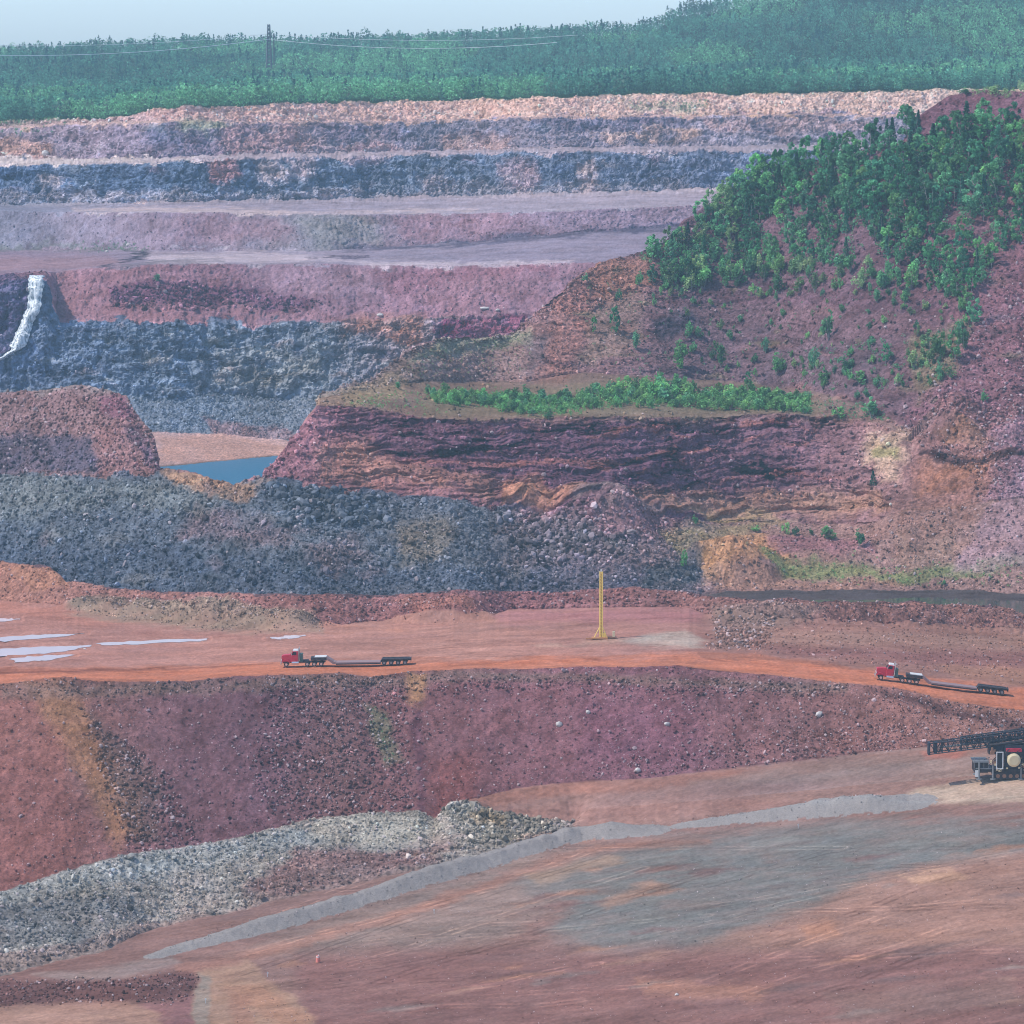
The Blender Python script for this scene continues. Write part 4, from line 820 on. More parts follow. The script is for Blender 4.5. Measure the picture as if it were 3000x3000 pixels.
def leaf_quads(cen, size, col):
    """cen (n,3), size (n,), col (n,3) -> bent leaf clusters as quads"""
    n = len(cen); Rm = rand_rot(n)
    q = np.array([(-.5, -.35, 0), (.5, -.42, .1), (.42, .45, -.05), (-.45, .38, .08)])[None]*(1+rng.uniform(-.25, .25, (n, 4, 1)))
    q = np.einsum('nij,nkj->nki', Rm, q*size[:, None, None]) + cen[:, None, :]
    return q.reshape(-1, 3), np.repeat(col, 4, 0)
def quads_mesh(name, V, CC, mat):
    n = len(V)//4; me = bpy.data.meshes.new(name); me.vertices.add(len(V)); me.vertices.foreach_set('co', V.astype(np.float32).ravel())
    me.loops.add(n*4); me.loops.foreach_set('vertex_index', np.arange(n*4, dtype=np.int32)); me.polygons.add(n); me.polygons.foreach_set('loop_start', np.arange(0, n*4, 4, dtype=np.int32))
    ca = me.color_attributes.new('leaf', 'FLOAT_COLOR', 'POINT'); ca.data.foreach_set('color', np.concatenate([CC, np.ones((len(CC), 1))], 1).astype(np.float32).ravel())
    me.update(calc_edges=True); me.materials.append(mat); return me
def crown_pts(kind, n, s):
    """unit-height plant: points in its crown, sizes and tone"""
    if kind == 'broad':
        nc = rng.integers(22, 32); c = []
        for k in range(nc):
            h = rng.uniform(.18, .97); r = .22*math.sin(math.pi*min(1, (h-.06)/.98))**.8; t = rng.uniform(0, 6.28); c.append((r*math.cos(t), r*math.sin(t), h))
        c = np.array(c); rr = rng.uniform(.035, .09, nc); k = rng.integers(0, nc, n)
        d = rng.normal(size=(n, 3)); d /= np.linalg.norm(d, axis=1, keepdims=True); d *= rng.uniform(.5, 1.05, (n, 1))
        p = c[k] + d*rr[k][:, None]*np.array([1, 1, 1.15]); tone = rng.uniform(.75, 1.35, nc)[k]; sz = rng.uniform(.03, .075, n)
    elif kind == 'conifer':
        h = 1-rng.random(n)**1.3*.92; r = (1-h)*.20+.012; r = r*rng.uniform(.4, 1.15, n); t = rng.uniform(0, 6.28, n)
        p = np.stack([r*np.cos(t), r*np.sin(t), h-.25*r], -1); tone = rng.uniform(.7, 1.2, n); sz = rng.uniform(.03, .07, n)
    else:  # bush with several stems
        nc = rng.integers(7, 11); t = rng.uniform(0, 6.28, nc); r = rng.uniform(0, .38, nc); h = rng.uniform(.3, .85, nc)*(1-.35*r/.38)
        c = np.stack([r*np.cos(t), r*np.sin(t), h], -1); rr = rng.uniform(.10, .2, nc); k = rng.integers(0, nc, n)
        d = rng.normal(size=(n, 3)); d /= np.linalg.norm(d, axis=1, keepdims=True); d *= rng.uniform(.4, 1.1, (n, 1))
        p = c[k] + d*rr[k][:, None]*np.array([1, 1, 1.5]); p[:, 2] = np.abs(p[:, 2]); tone = rng.uniform(.75, 1.3, nc)[k]; sz = rng.uniform(.05, .11, n)
    return p, sz, tone
LEAF = {'dark': (.09, .28, .14), 'mid': (.155, .37, .175), 'bright': (.24, .48, .18), 'yellow': (.33, .47, .22), 'spruce': (.05, .17, .11)}
def tube_verts(p0, p1, r0, r1, n=5):
    a = np.array(p1)-np.array(p0); a = a/(np.linalg.norm(a)+1e-9); b = np.cross(a, (0, 0, 1) if abs(a[2]) < .9 else (1, 0, 0)); b /= np.linalg.norm(b); c = np.cross(a, b)
    A_ = [tuple(np.array(p0)+r0*(math.cos(t)*b+math.sin(t)*c)) for t in np.arange(n)*6.2832/n]; B_ = [tuple(np.array(p1)+r1*(math.cos(t)*b+math.sin(t)*c)) for t in np.arange(n)*6.2832/n]
    return A_+B_, [(i, (i+1) % n, n+(i+1) % n, n+i) for i in range(n)]
def trunk_mesh(kind):
    V = []; Fc = []
    def seg(p0, p1, r0, r1):
        v, f = tube_verts(p0, p1, r0, r1); o = len(V); V.extend(v); Fc.extend([tuple(i+o for i in q) for q in f])
    if kind in ('broad', 'conifer'):
        top = .82 if kind == 'broad' else .96; p = np.array([0, 0, -.04]); lean = rng.uniform(-.03, .03, 2); k = 5
        for i in range(k):
            q = np.array([lean[0]*(i+1), lean[1]*(i+1), top*(i+1)/k])+np.array([*rng.uniform(-.008, .008, 2), 0]); seg(p, q, .017*(1-.8*i/k), .017*(1-.8*(i+1)/k))
            if kind == 'broad' and i >= 1:
                for s in range(2):
                    t = rng.uniform(0, 6.28); seg(q, q+np.array([.17*math.cos(t), .17*math.sin(t), .14]), .007, .002)
            p = q
    else:
        for s in range(6):
            t = rng.uniform(0, 6.28); r = rng.uniform(.1, .35); seg((0, 0, -.05), (r*.5*math.cos(t), r*.5*math.sin(t), .35), .018, .012); seg((r*.5*math.cos(t), r*.5*math.sin(t), .35), (r*math.cos(t), r*math.sin(t), .75), .012, .004)
    me = bpy.data.meshes.new('trunk'); me.from_pydata(V, [], Fc); me.update(); me.materials.append(M_bark); return me
def crown_mesh(kind, leafkey, n):
    p, sz, tone = crown_pts(kind, n, 1); col = np.array(LEAF[leafkey])[None]*tone[:, None]*rng.uniform(.85, 1.15, (n, 1))
    V, CC = leaf_quads(p, sz*(1.0 if kind != 'bush' else 1.1), col); return quads_mesh('crown', V, CC, M_leaf)
PROTO = {}
for kind, key, cnt, n in (('broad', 'dark', 5, 900), ('broad', 'mid', 6, 900), ('broad', 'yellow', 2, 800), ('conifer', 'spruce', 3, 420), ('bush', 'bright', 5, 300), ('bush', 'mid', 4, 320), ('bush', 'yellow', 2, 260), ('broad', 'bright', 2, 800)):
    PROTO[(kind, key)] = [(crown_mesh(kind, key, n), trunk_mesh(kind)) for _ in range(cnt)]
def plant(name, kind, key, pos, h, wd, label, cat, group=None):
    cm, tm = random.choice(PROTO[(kind, key)])
    o = bpy.data.objects.new(name, None); COL.objects.link(o); o.location = pos; o.scale = (wd, wd, h); o.rotation_euler = (0, 0, random.uniform(0, 6.28)); o.empty_display_size = 1
    o['label'] = label; o['category'] = cat
    if group: o['group'] = group
    for nm, me in (('crown' if kind != 'bush' else 'foliage', cm), ('trunk' if kind != 'bush' else 'stems', tm)):
        c = bpy.data.objects.new(nm, me); COL.objects.link(c); c.parent = o
    return o
def spread(strips, poly, n, dmin, holes=()):
    idx = pick(strips, poly, n*14); out = []; cell = {}
    for i in idx:
        x, y, z = P.reshape(-1, 3)[i]; u = U1.ravel()[i]; v = V1.ravel()[i]
        if any(h[0] < u < h[2] and h[1] < v < h[3] for h in holes) and random.random() < .8: continue
        k = (int(x//dmin), int(y//dmin)); bad = False
        for a_ in (-1, 0, 1):
            for b_ in (-1, 0, 1):
                for q in cell.get((k[0]+a_, k[1]+b_), ()):
                    if (q[0]-x)**2+(q[1]-y)**2 < dmin*dmin: bad = True
        if bad: continue
        cell.setdefault(k, []).append((x, y)); out.append((x, y, z, u, v))
        if len(out) >= n: break
    return out
wood = [(1318, 432), (1360, 378), (1430, 340), (1500, 308), (1600, 288), (1700, 268), (1745, 258), (1932, 250), (1990, 250), (1990, 410), (1932, 452), (1885, 505), (1835, 570), (1780, 560), (1760, 520), (1700, 500), (1640, 478), (1560, 505), (1500, 495), (1430, 500), (1370, 485), (1322, 530), (1260, 545), (1205, 490), (1235, 475), (1300, 452)]
holes = ((1440, 425, 1545, 500), (1770, 405, 1880, 475), (1330, 440, 1375, 520), (1600, 440, 1660, 480))
S_ = spread(('c11', 'c12', 'c13', 'c13b'), wood, 292, 3.3, holes)
print('wood', len(S_))
for (x, y, z, u, v) in S_:
    hpx = random.uniform(42, 66) if v < 420 else random.uniform(32, 52)
    h = hpx*y/F; r = random.random()
    if u < 1400 and r < .4: kk = ('broad', 'yellow')
    elif r < .42: kk = ('broad', 'dark')
    elif r < .80: kk = ('broad', 'mid')
    elif r < .90: kk = ('broad', 'bright')
    else: kk = ('conifer', 'spruce')
    con = kk[0] == 'conifer'
    plant('conifer_tree' if con else 'leafy_tree', *kk, (x, y, z-.2), h*(1.12 if con else 1), h*random.uniform(.85, 1.25), 'narrow dark conifer among the leafy trees of the right hillside wood' if con else 'leafy green tree in the dense wood covering the right hillside', 'tree', 'conifers in the hillside wood' if con else 'leafy trees of the hillside wood')
slopes = [(1210, 520), (1330, 500), (1560, 505), (1760, 530), (1840, 590), (1800, 720), (1640, 745), (1330, 700), (1240, 640)]
S_ = spread(('c11', 'c12', 'c13'), slopes, 95, 3.5) + spread(('c11', 'c12'), [(1500, 660), (1640, 690), (1720, 640), (1830, 600), (1800, 720), (1640, 750), (1500, 740)], 45, 2.2)
S_ += spread(('c11', 'c12', 'c13'), [(1330, 485), (1560, 500), (1760, 515), (1850, 560), (1820, 610), (1560, 565), (1340, 560), (1215, 560)], 75, 2.6)
for (x, y, z, u, v) in S_:
    h = (random.uniform(22, 42) if v < 560+random.uniform(-25, 10) and u > 1300 else random.uniform(9, 24))*y/F; kk = random.choice([('bush', 'mid'), ('bush', 'mid'), ('bush', 'bright'), ('bush', 'yellow')])
    plant('hillside_sapling', *kk, (x, y, z-.1), h, h*random.uniform(.6, 1.1), 'small low green sapling scattered on the bare purple slope below the wood', 'sapling', 'saplings on the bare slope below the wood')
band = [(798, 748), (830, 768), (900, 766), (960, 784), (1060, 786), (1120, 770), (1200, 766), (1500, 780), (1532, 778), (1528, 752), (1400, 752), (1270, 742), (1150, 742), (1050, 756), (960, 750)]
S_ = spread(('c9', 'c10', 'c11'), band, 290, .9)
print('band', len(S_))
for (x, y, z, u, v) in S_:
    h = random.uniform(16, 34)*y/F*(1.2 if 1180 < u < 1420 and v < 760 else .85)
    kk = ('bush', 'bright') if random.random() < .65 else ('bush', 'mid')
    plant('willow_shrub', *kk, (x, y, z-.1), h, h*random.uniform(.8, 1.35), 'bright green willow shrub in the strip of bushes along the middle terrace', 'shrub', 'willow shrubs along the terrace')
LONE = [ # u, v of the foot, height and width seen, kind, leaf, where it stands
 (1564, 642, 58, 34, 'bush', 'mid', 'tall dense green bush alone high on the bare purple hillside'),
 (1360, 692, 48, 30, 'bush', 'mid', 'green bush on the slope just above the left part of the shrub strip'),
 (1465, 706, 42, 42, 'bush', 'mid', 'wide round dark bush low on the purple hillside'),
 (1444, 667, 36, 22, 'bush', 'mid', 'slim bush just above the wide round dark bush'),
 (1411, 730, 30, 16, 'broad', 'dark', 'narrow dark sapling right above the shrub strip'),
 (1655, 570, 30, 24, 'bush', 'mid', 'left one of two small round bushes just below the wood'),
 (1708, 573, 28, 24, 'bush', 'mid', 'right one of two small round bushes just below the wood'),
 (1645, 646, 15, 18, 'bush', 'mid', 'tiny round bush below the pair of round bushes'),
 (1772, 713, 36, 24, 'bush', 'mid', 'dark bush at the lower tip of the green patch near the right scree'),
 (1671, 686, 38, 22, 'broad', 'dark', 'dark slim tree with a pale stem beside the green patch'),
 (1535, 693, 46, 30, 'bush', 'mid', 'bushy green clump in the middle of the lower hillside'),
 (1552, 733, 36, 28, 'bush', 'bright', 'light green bush just above the right end of the shrub strip'),
 (1595, 703, 30, 34, 'bush', 'mid', 'low spreading bush right of the bushy clump'),
 (1620, 722, 26, 40, 'bush', 'bright', 'low light bush above the pink bare patch'),
 (1724, 696, 38, 34, 'bush', 'yellow', 'yellow green bush on the left side of the green patch near the scree'),
 (1752, 683, 62, 44, 'broad', 'yellow', 'tall yellow green tree at the heart of the green patch near the scree'),
 (1778, 672, 50, 36, 'bush', 'bright', 'bright bush between the two tallest trees of the green patch'),
 (1801, 682, 60, 36, 'broad', 'mid', 'tall green tree on the right edge of the green patch near the scree'),
 (1819, 660, 46, 30, 'bush', 'mid', 'bush below the wood at the top of the right scree'),
 (1838, 612, 52, 34, 'broad', 'mid', 'green tree where the wood narrows to the right scree'),
 (1822, 590, 44, 32, 'broad', 'bright', 'light green tree at the narrow lower end of the wood'),
 (1301, 636, 34, 26, 'bush', 'mid', 'dark green bush above the bright bush left of centre on the hillside'),
 (1282, 696, 58, 44, 'bush', 'bright', 'large bright green bush standing above the left part of the shrub strip'),
 (1855, 760, 27, 22, 'bush', 'mid', 'small bush alone on the right purple scree'),
 (1645, 788, 40, 50, 'bush', 'mid', 'wide dark bush at the right end of the terrace'),
 (1584, 788, 24, 30, 'bush', 'bright', 'small pale bush between the shrub strip and the wide dark bush'),
 (1647, 915, 28, 17, 'conifer', 'spruce', 'small dark spruce alone on the layered cliff below the cream rocks'),
 (1753, 543, 32, 20, 'broad', 'dark', 'slim dark tree just under the right part of the wood'),
 (1200, 660, 40, 24, 'bush', 'mid', 'dark green bush alone on the rusty left shoulder of the hill'),
 (1121, 630, 34, 15, 'broad', 'bright', 'thin bright sapling on the tan left shoulder of the hill'),
 (1160, 630, 52, 24, 'broad', 'dark', 'tall slim tree beside the thin bright sapling on the left shoulder'),
 (1167, 566, 26, 18, 'bush', 'mid', 'small bush above the tall slim tree on the left shoulder'),
 (1106, 534, 20, 18, 'bush', 'mid', 'leftmost small dark bush on the crest of the left shoulder'),
 (1206, 538, 32, 20, 'bush', 'mid', 'bush at the upper left below the first trees of the wood'),
 (1230, 535, 36, 22, 'broad', 'dark', 'slim tree in the row under the left tip of the wood'),
 (1259, 541, 52, 32, 'broad', 'mid', 'largest tree in the row under the left tip of the wood'),
 (1296, 532, 46, 34, 'broad', 'dark', 'dark tree right of the row under the left tip of the wood'),
 (750, 733, 16, 18, 'bush', 'mid', 'small round bush on the grassy promontory left of the shrub strip'),
 (296, 533, 19, 22, 'bush', 'mid', 'single small bush high on the pink slope right of the waterfall'),
 (1621, 1030, 34, 28, 'bush', 'mid', 'largest bush in the row above the magenta rocks'),
 (1484, 1008, 26, 20, 'bush', 'bright', 'bright bush in the row left of the magenta rocks'),
 (1501, 1009, 20, 18, 'bush', 'mid', 'bush touching the bright one in the row above the magenta rocks'),
 (1561, 1016, 28, 40, 'bush', 'mid', 'wide bush in the middle of the row above the magenta rocks'),
 (1530, 1010, 15, 16, 'bush', 'mid', 'smallest bush in the row above the magenta rocks'),
 (1428, 1002, 13, 24, 'bush', 'bright', 'flat bright bush just above the orange mound'),
 (1291, 1068, 34, 22, 'bush', 'bright', 'bright bush left of the orange mound'),
 (1311, 990, 20, 18, 'bush', 'mid', 'small grey green bush above and left of the orange mound'),
 (1781, 1104, 12, 14, 'bush', 'mid', 'tiny dark bush on the pond bank below the scree'),
 (1908, 168, 36, 9, 'conifer', 'spruce', 'thin tall spruce on top of the bare purple mound'),
 (1822, 178, 14, 34, 'bush', 'mid', 'flat dark bush on the left brow of the bare purple mound'),
 (1880, 172, 16, 40, 'bush', 'yellow', 'yellow green bush on top of the bare purple mound'),
 (1926, 172, 26, 30, 'bush', 'yellow', 'larger yellow bush at the picture edge on the purple mound'),
 (1855, 200, 16, 18, 'bush', 'mid', 'small bush on the face of the bare purple mound'),
 (1240, 488, 36, 26, 'bush', 'mid', 'bush at the very left tip of the wood'),
]
for (u, v, h, wd, kind, key, lab) in LONE:
    q = at(u, v); s = q[1]/F
    ws = {'bush': .95, 'broad': .62, 'conifer': .40}[kind]
    con = kind == 'conifer'
    plant('lone_spruce' if con else ('lone_bush' if kind == 'bush' else 'lone_tree'), kind, key, (q[0], q[1], q[2]-.15), h*s, wd*s/ws, lab, 'tree' if kind != 'bush' else 'bush')

# undergrowth and the forest across the pit
def clumps(name, pos, hs_, ws_, n, cols, label, kind='bush'):
    Vs = []; Cs = []
    for i, (x, y, z) in enumerate(pos):
        p, sz, tone = crown_pts(kind if isinstance(kind, str) else kind[i], n, 1)
        p = p*np.array([ws_[i], ws_[i], hs_[i]]); V, CC = leaf_quads(p+np.array([x, y, z]), sz*hs_[i]*1.6, cols[i][None]*tone[:, None]*rng.uniform(.85, 1.15, (n, 1))); Vs.append(V); Cs.append(CC)
    me = quads_mesh(name, np.concatenate(Vs), np.concatenate(Cs), M_leaf); o = bpy.data.objects.new(name, me); COL.objects.link(o); o['kind'] = 'stuff'; o['label'] = label; o['category'] = 'vegetation'; return o
ps = []; hs_ = []; cs = []
for strips, poly, n, h0, h1, key in ((('c11', 'c12', 'c13', 'c13b'), wood, 800, 1.0, 4.5, 'mid'), (('c9', 'c10', 'c11'), band, 1500, .6, 2.6, 'bright'), (('c10', 'c11', 'c12'), [(760, 700), (840, 645), (1000, 640), (1010, 700), (900, 715), (780, 720)], 420, .25, .8, 'yellow'), (('c10', 'c11'), [(640, 765), (700, 745), (800, 740), (800, 785), (680, 770)], 160, .3, .9, 'bright'), (('c10', 'c11', 'c9'), [(1500, 750), (1680, 770), (1680, 795), (1500, 785)], 200, .4, 1.3, 'mid'), (('c11', 'c12'), [(1500, 660), (1720, 640), (1830, 600), (1800, 720), (1640, 740), (1500, 735)], 150, .6, 2.2, 'mid'),
        (('c10', 'c11'), [(660, 755), (800, 735), (1000, 730), (1000, 770), (800, 785), (670, 768)], 130, .4, 1.2, 'bright'), (('c8',), [(1440, 1070), (1960, 1060), (1960, 1105), (1650, 1105), (1440, 1090)], 220, .3, 1.1, 'bright'), (('c11', 'c12', 'c13'), [(1100, 520), (1700, 520), (1700, 740), (1100, 720)], 200, .4, 1.6, 'mid'),
        (('c23', 'c25'), [(0, 235), (120, 225), (120, 250), (0, 258)], 60, 1, 2.5, 'mid'), (('c25',), [(1180, 188), (1340, 190), (1330, 212), (1190, 210)], 70, .8, 2.2, 'mid'), (('c3',), [(690, 1335), (730, 1345), (765, 1440), (735, 1445), (700, 1375)], 40, .3, .9, 'mid'), (('c18', 'c19'), [(150, 460), (260, 458), (280, 472), (140, 474)], 60, .5, 1.6, 'mid'), (('c13b', 'c13'), [(1840, 168), (1960, 165), (1960, 182), (1840, 182)], 60, .8, 2.2, 'yellow')):
    for i in pick(strips, poly, n):
        ps.append(P.reshape(-1, 3)[i]); hs_.append(rng.uniform(h0, h1)); cs.append(np.array(LEAF[key]))
clumps('undergrowth', ps, hs_, np.array(hs_)*1.1, 34, cs, 'low green undergrowth between the trees and along the terrace and banks')
rsF = np.where(rowmask('c26', 'c27'))[0]; PF = P[rsF]; ys = PF[:, :, 1]
okc = np.where((uc > -60) & (uc < 1990))[0]
ps = []; hs_ = []; ws_ = []; cs = []; kinds = []
NT = 19000
for i in range(NT):
    j = rng.choice(okc); yy = rng.uniform(ys[:, j].min(), 3030) if i > 900 else ys[:, j].min()+rng.uniform(0, 16)
    if i > NT-1500: yy = rng.uniform(2960, 3010)
    k = int(np.clip(np.searchsorted(ys[:, j], yy), 1, len(rsF)-1)); t = (yy-ys[k-1, j])/(ys[k, j]-ys[k-1, j]+1e-6); q = PF[k-1, j]*(1-t)+PF[k, j]*t
    qq = np.array([q[0]+rng.uniform(-.5, .5), q[1], q[2]-.3]); u = uc[j]
    patch = float(vnoise(np.array(qq[0]/70), np.array(qq[1]/160), np.array(0.), 5))
    con = rng.random() < (.22 if i > NT-1500 else .05+.2*(patch < -.5))
    near = i <= 900
    h = rng.uniform(7, 13) if con else rng.uniform(5, 11.5)
    if near: h = rng.uniform(5, 12)
    base_c = np.array(LEAF['spruce' if con else ('mid' if patch < .2 else 'bright')])*(1.2 if con else rng.uniform(.65, 1.6)*(1+.25*patch))
    if not con and rng.random() < .12: base_c = np.array([.22, .30, .17])
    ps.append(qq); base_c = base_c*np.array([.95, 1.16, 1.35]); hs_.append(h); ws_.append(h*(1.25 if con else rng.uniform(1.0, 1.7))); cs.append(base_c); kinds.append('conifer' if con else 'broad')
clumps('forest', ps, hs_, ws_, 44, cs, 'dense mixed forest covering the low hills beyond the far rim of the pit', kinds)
# ---------------------------------------------------------------- made things
from mathutils import Vector as VV, Matrix
def paintm(name, col, rough=.5, metal=0.0, dirt=.25, spec=.5):
    m, nt, b = new_mat(name); N = nt.nodes; tc = N.new('ShaderNodeTexCoord')
    n = N.new('ShaderNodeTexNoise'); n.inputs['Scale'].default_value = 1.6; n.inputs['Detail'].default_value = 6
    r = N.new('ShaderNodeValToRGB'); r.color_ramp.elements[0].position = .40; r.color_ramp.elements[1].position = .75
    r.color_ramp.elements[0].color = (*col, 1); r.color_ramp.elements[1].color = (*[c*(1-dirt)+d*dirt for c, d in zip(col, (.32, .2, .15))], 1)
    nt.links.new(tc.outputs['Object'], n.inputs['Vector']); nt.links.new(n.outputs['Fac'], r.inputs[0]); nt.links.new(r.outputs[0], b.inputs['Base Color'])
    b.inputs['Roughness'].default_value = rough; b.inputs['Metallic'].default_value = metal; b.inputs['Specular IOR Level'].default_value = spec
    return m
RED = paintm('red_paint', (.62, .02, .06), .35, 0, .12); WHITE = paintm('white_paint', (.78, .78, .76), .4, 0, .1); CHROME = paintm('bright_metal', (.75, .76, .78), .25, .8, .08)
BLACK = paintm('dark_steel', (.018, .018, .025), .6, 0, .2); RUBBER = paintm('tyre_rubber', (.03, .03, .032), .9, 0, .35); GLASS = paintm('window_glass', (.02, .03, .04), .08, 0, 0)
MAUVE = paintm('dusty_deck', (.30, .20, .21), .8, 0, .5); YEL = paintm('yellow_paint', (.98, .70, .16), .5, 0, .15); GREEN = paintm('dark_green_paint', (.05, .12, .10), .5, 0, .2)
NAVY = paintm('navy_steel', (.018, .03, .05), .55, 0, .12); CREAM = paintm('cream_tank', (.80, .66, .40), .4, 0, .1); GALV = paintm('galvanised', (.26, .27, .28), .5, .4, .1); MARK = paintm('pink_orange_plastic', (.85, .26, .20), .5, 0, 0)
STONE = paintm('pale_stone', (.62, .56, .52), .9, 0, .1); RUST = paintm('rusty_steel', (.34, .17, .10), .8, 0, .3); ORANGE = paintm('orange_skid', (.62, .28, .10), .6, 0, .2)
class MB:
    def __init__(s): s.v = []; s.f = []
    def box(s, x0, x1, y0, y1, z0, z1, bev=.0, tx=1.0, ty=1.0):
        o = len(s.v); cx, cy = (x0+x1)/2, (y0+y1)/2
        for z, kx, ky in ((z0, 1, 1), (z1, tx, ty)):
            for x, y in ((x0, y0), (x1, y0), (x1, y1), (x0, y1)): s.v.append((cx+(x-cx)*kx, cy+(y-cy)*ky, z))
        s.f += [tuple(i+o for i in q) for q in ((0, 3, 2, 1), (4, 5, 6, 7), (0, 1, 5, 4), (1, 2, 6, 5), (2, 3, 7, 6), (3, 0, 4, 7))]; return s
    def prism(s, prof, y0, y1):            # outline in x,z pushed along y
        o = len(s.v); n = len(prof)
        for y in (y0, y1): s.v += [(x, y, z) for x, z in prof]
        s.f.append(tuple(range(o, o+n))); s.f.append(tuple(range(o+2*n-1, o+n-1, -1)))
        s.f += [(o+i, o+n+i, o+n+(i+1) % n, o+(i+1) % n) for i in range(n)]; return s
    def tube(s, p0, p1, r0, r1=None, n=8):
        v, f = tube_verts(p0, p1, r0, r0 if r1 is None else r1, n); o = len(s.v); s.v += v; s.f += [tuple(i+o for i in q) for q in f]
        s.f.append(tuple(range(o+n-1, o-1, -1))); s.f.append(tuple(range(o+n, o+2*n))); return s
    def path(s, pts, r, n=5):
        for a, b_ in zip(pts[:-1], pts[1:]): s.tube(a, b_, r, r, n)
        return s
    def wheel(s, x, y, z, r, w, n=18, rin=0.0):
        return s.tube((x, y-w/2, z), (x, y+w/2, z), r, r, n)
    def build(s, name, mat, parent=None, bev=0.0):
        me = bpy.data.meshes.new(name); me.from_pydata([tuple(p) for p in s.v], [], s.f); me.update(); me.materials.append(mat)
        o = bpy.data.objects.new(name, me); COL.objects.link(o)
        if parent: o.parent = parent
        if bev: md = o.modifiers.new('bevel', 'BEVEL'); md.width = bev; md.segments = 2; md.limit_method = 'ANGLE'
        return o
def thing(name, label, cat, loc, group=None):
    o = bpy.data.objects.new(name, None); COL.objects.link(o); o.location = loc; o['label'] = label; o['category'] = cat
    if group: o['group'] = group
    return o
def copy_tree(o, parent=None):
    c = o.copy(); COL.objects.link(c); c.parent = parent
    for ch in [k for k in o.children]: copy_tree(ch, c)
    return c
# ------------ heavy haul truck: x runs from bumper (0) back to the trailer tail (30), y across, z up
def make_truck():
    t = thing('haul_truck', 'x', 'truck', (0, 0, 0))
    hood = MB().prism([(.15, 1.0), (.15, 2.45), (.5, 2.62), (2.35, 2.8), (2.35, 1.0)], -.85, .85).build('hood', RED, t, .08)
    MB().box(.08, .16, -.6, .6, 1.1, 2.35).build('grille', CHROME, hood)
    MB().box(-.12, .12, -1.2, 1.2, .5, 1.0).build('bumper', CHROME, t, .05)
    for s in (-1, 1): MB().box(.05, .22, s*.92-.16, s*.92+.16, 1.35, 1.7).build('headlight', WHITE, t)
    for s in (-1, 1): MB().prism([(.3, 1.05), (.45, 1.5), (1.0, 1.68), (1.7, 1.5), (2.1, 1.0), (1.9, 1.0), (1.6, 1.3), (1.0, 1.48), (.6, 1.3), (.45, 1.0)], s*1.15-.22, s*1.15+.22).build('mudguard', RED, t)
    cab = MB().prism([(2.35, .95), (2.35, 2.8), (2.75, 3.55), (4.0, 3.6), (4.0, .95)], -1.1, 1.1).build('cab', RED, t, .08)
    MB().box(2.75, 4.02, -1.05, 1.05, 3.58, 3.86, 0, .8, .9).build('roof', WHITE, cab)
    for s in (-1, 1): MB().prism([(2.55, 2.75), (2.88, 3.4), (3.6, 3.4), (3.6, 2.7)], s*1.115-.01, s*1.115+.01).build('side_window', GLASS, cab)
    MB().prism([(2.28, 2.86), (2.68, 3.5), (2.72, 3.5), (2.32, 2.84)], -.95, .95).build('windscreen', GLASS, cab)
    for s in (-1, 1): MB().box(2.45, 2.6, s*1.35-.1, s*1.35+.1, 2.7, 3.3).build('mirror', CHROME, cab)
    for s in (-1, 1): MB().tube((4.2, s*1.0, 1.2), (4.2, s*1.0, 4.3), .10, .10, 8).build('exhaust_stack', CHROME, t)
    for s in (-1, 1): MB().tube((2.5, s*1.05, .85), (4.1, s*1.05, .85), .36, .36, 14).build('fuel_tank', CHROME, t)
    MB().box(4.35, 5.0, -1.0, 1.0, 1.1, 2.9).build('headache_rack', GREEN, t)
    MB().box(.4, 10.2, -.45, .45, .75, 1.05).box(5.0, 6.4, -.9, .9, .8, 1.35).build('chassis', BLACK, t)
    ax = [1.25, 6.1, 7.7, 9.3]
    MB().box(6.9, 10.6, -1.3, 1.3, 1.35, 2.05).build('jeep_deck', BLACK, t, .04)
    MB().box(7.8, 10.5, -1.2, 1.2, 2.06, 2.2).build('deck_plate', WHITE, t)
    MB().prism([(10.5, 2.15), (10.5, 1.6), (12.0, .45), (12.6, .45), (12.6, .95), (12.2, 1.0)], -1.3, 1.3).build('gooseneck', MAUVE, t)
    MB().box(12.6, 23.0, -1.45, 1.45, .38, .85).build('low_deck', MAUVE, t, .03)
    MB().box(12.7, 23.0, -1.5, -1.455, .30, .55).box(12.7, 23.0, 1.455, 1.5, .30, .55).build('side_rail', BLACK, t)
    MB().prism([(22.9, .85), (23.3, 1.42), (29.9, 1.42), (29.9, 1.0), (23.1, .7)], -1.0, 1.0).build('rear_frame', BLACK, t)
    MB().box(29.9, 30.0, -1.3, 1.3, .7, 1.5).build('tail_board', NAVY, t)
    ax += [23.8, 25.4, 27.0, 28.6]
    for i, x in enumerate(ax):
        r = .53 if i else .55
        for s in (-1, 1):
            wd = MB().wheel(x, s*1.12, r, r, .36 if i == 0 else .58, 20).build('wheel', RUBBER, t)
            MB().wheel(x, s*(1.12+(.19 if i == 0 else .30)), r, r*.52, .03, 14).build('rim', CHROME if i < 4 else GALV, wd)
    for s in (-1, 1): MB().prism([(23.2, 1.25), (23.4, 1.48), (29.6, 1.48), (29.8, 1.25)], s*1.14-.3, s*1.14+.3).build('wheel_cover', BLACK, t)
    return t
def place_truck(t, f, r, label):
    f = VV(f); r = VV(r); ex = (r-f).normalized(); ez = VV((0, 0, 1)); ey = ez.cross(ex).normalized(); ez = ex.cross(ey)
    M = Matrix((ex, ey, ez)).transposed().to_4x4(); M.translation = f; t.matrix_world = M; t['label'] = label
tr1 = make_truck(); tr2 = copy_tree(tr1)
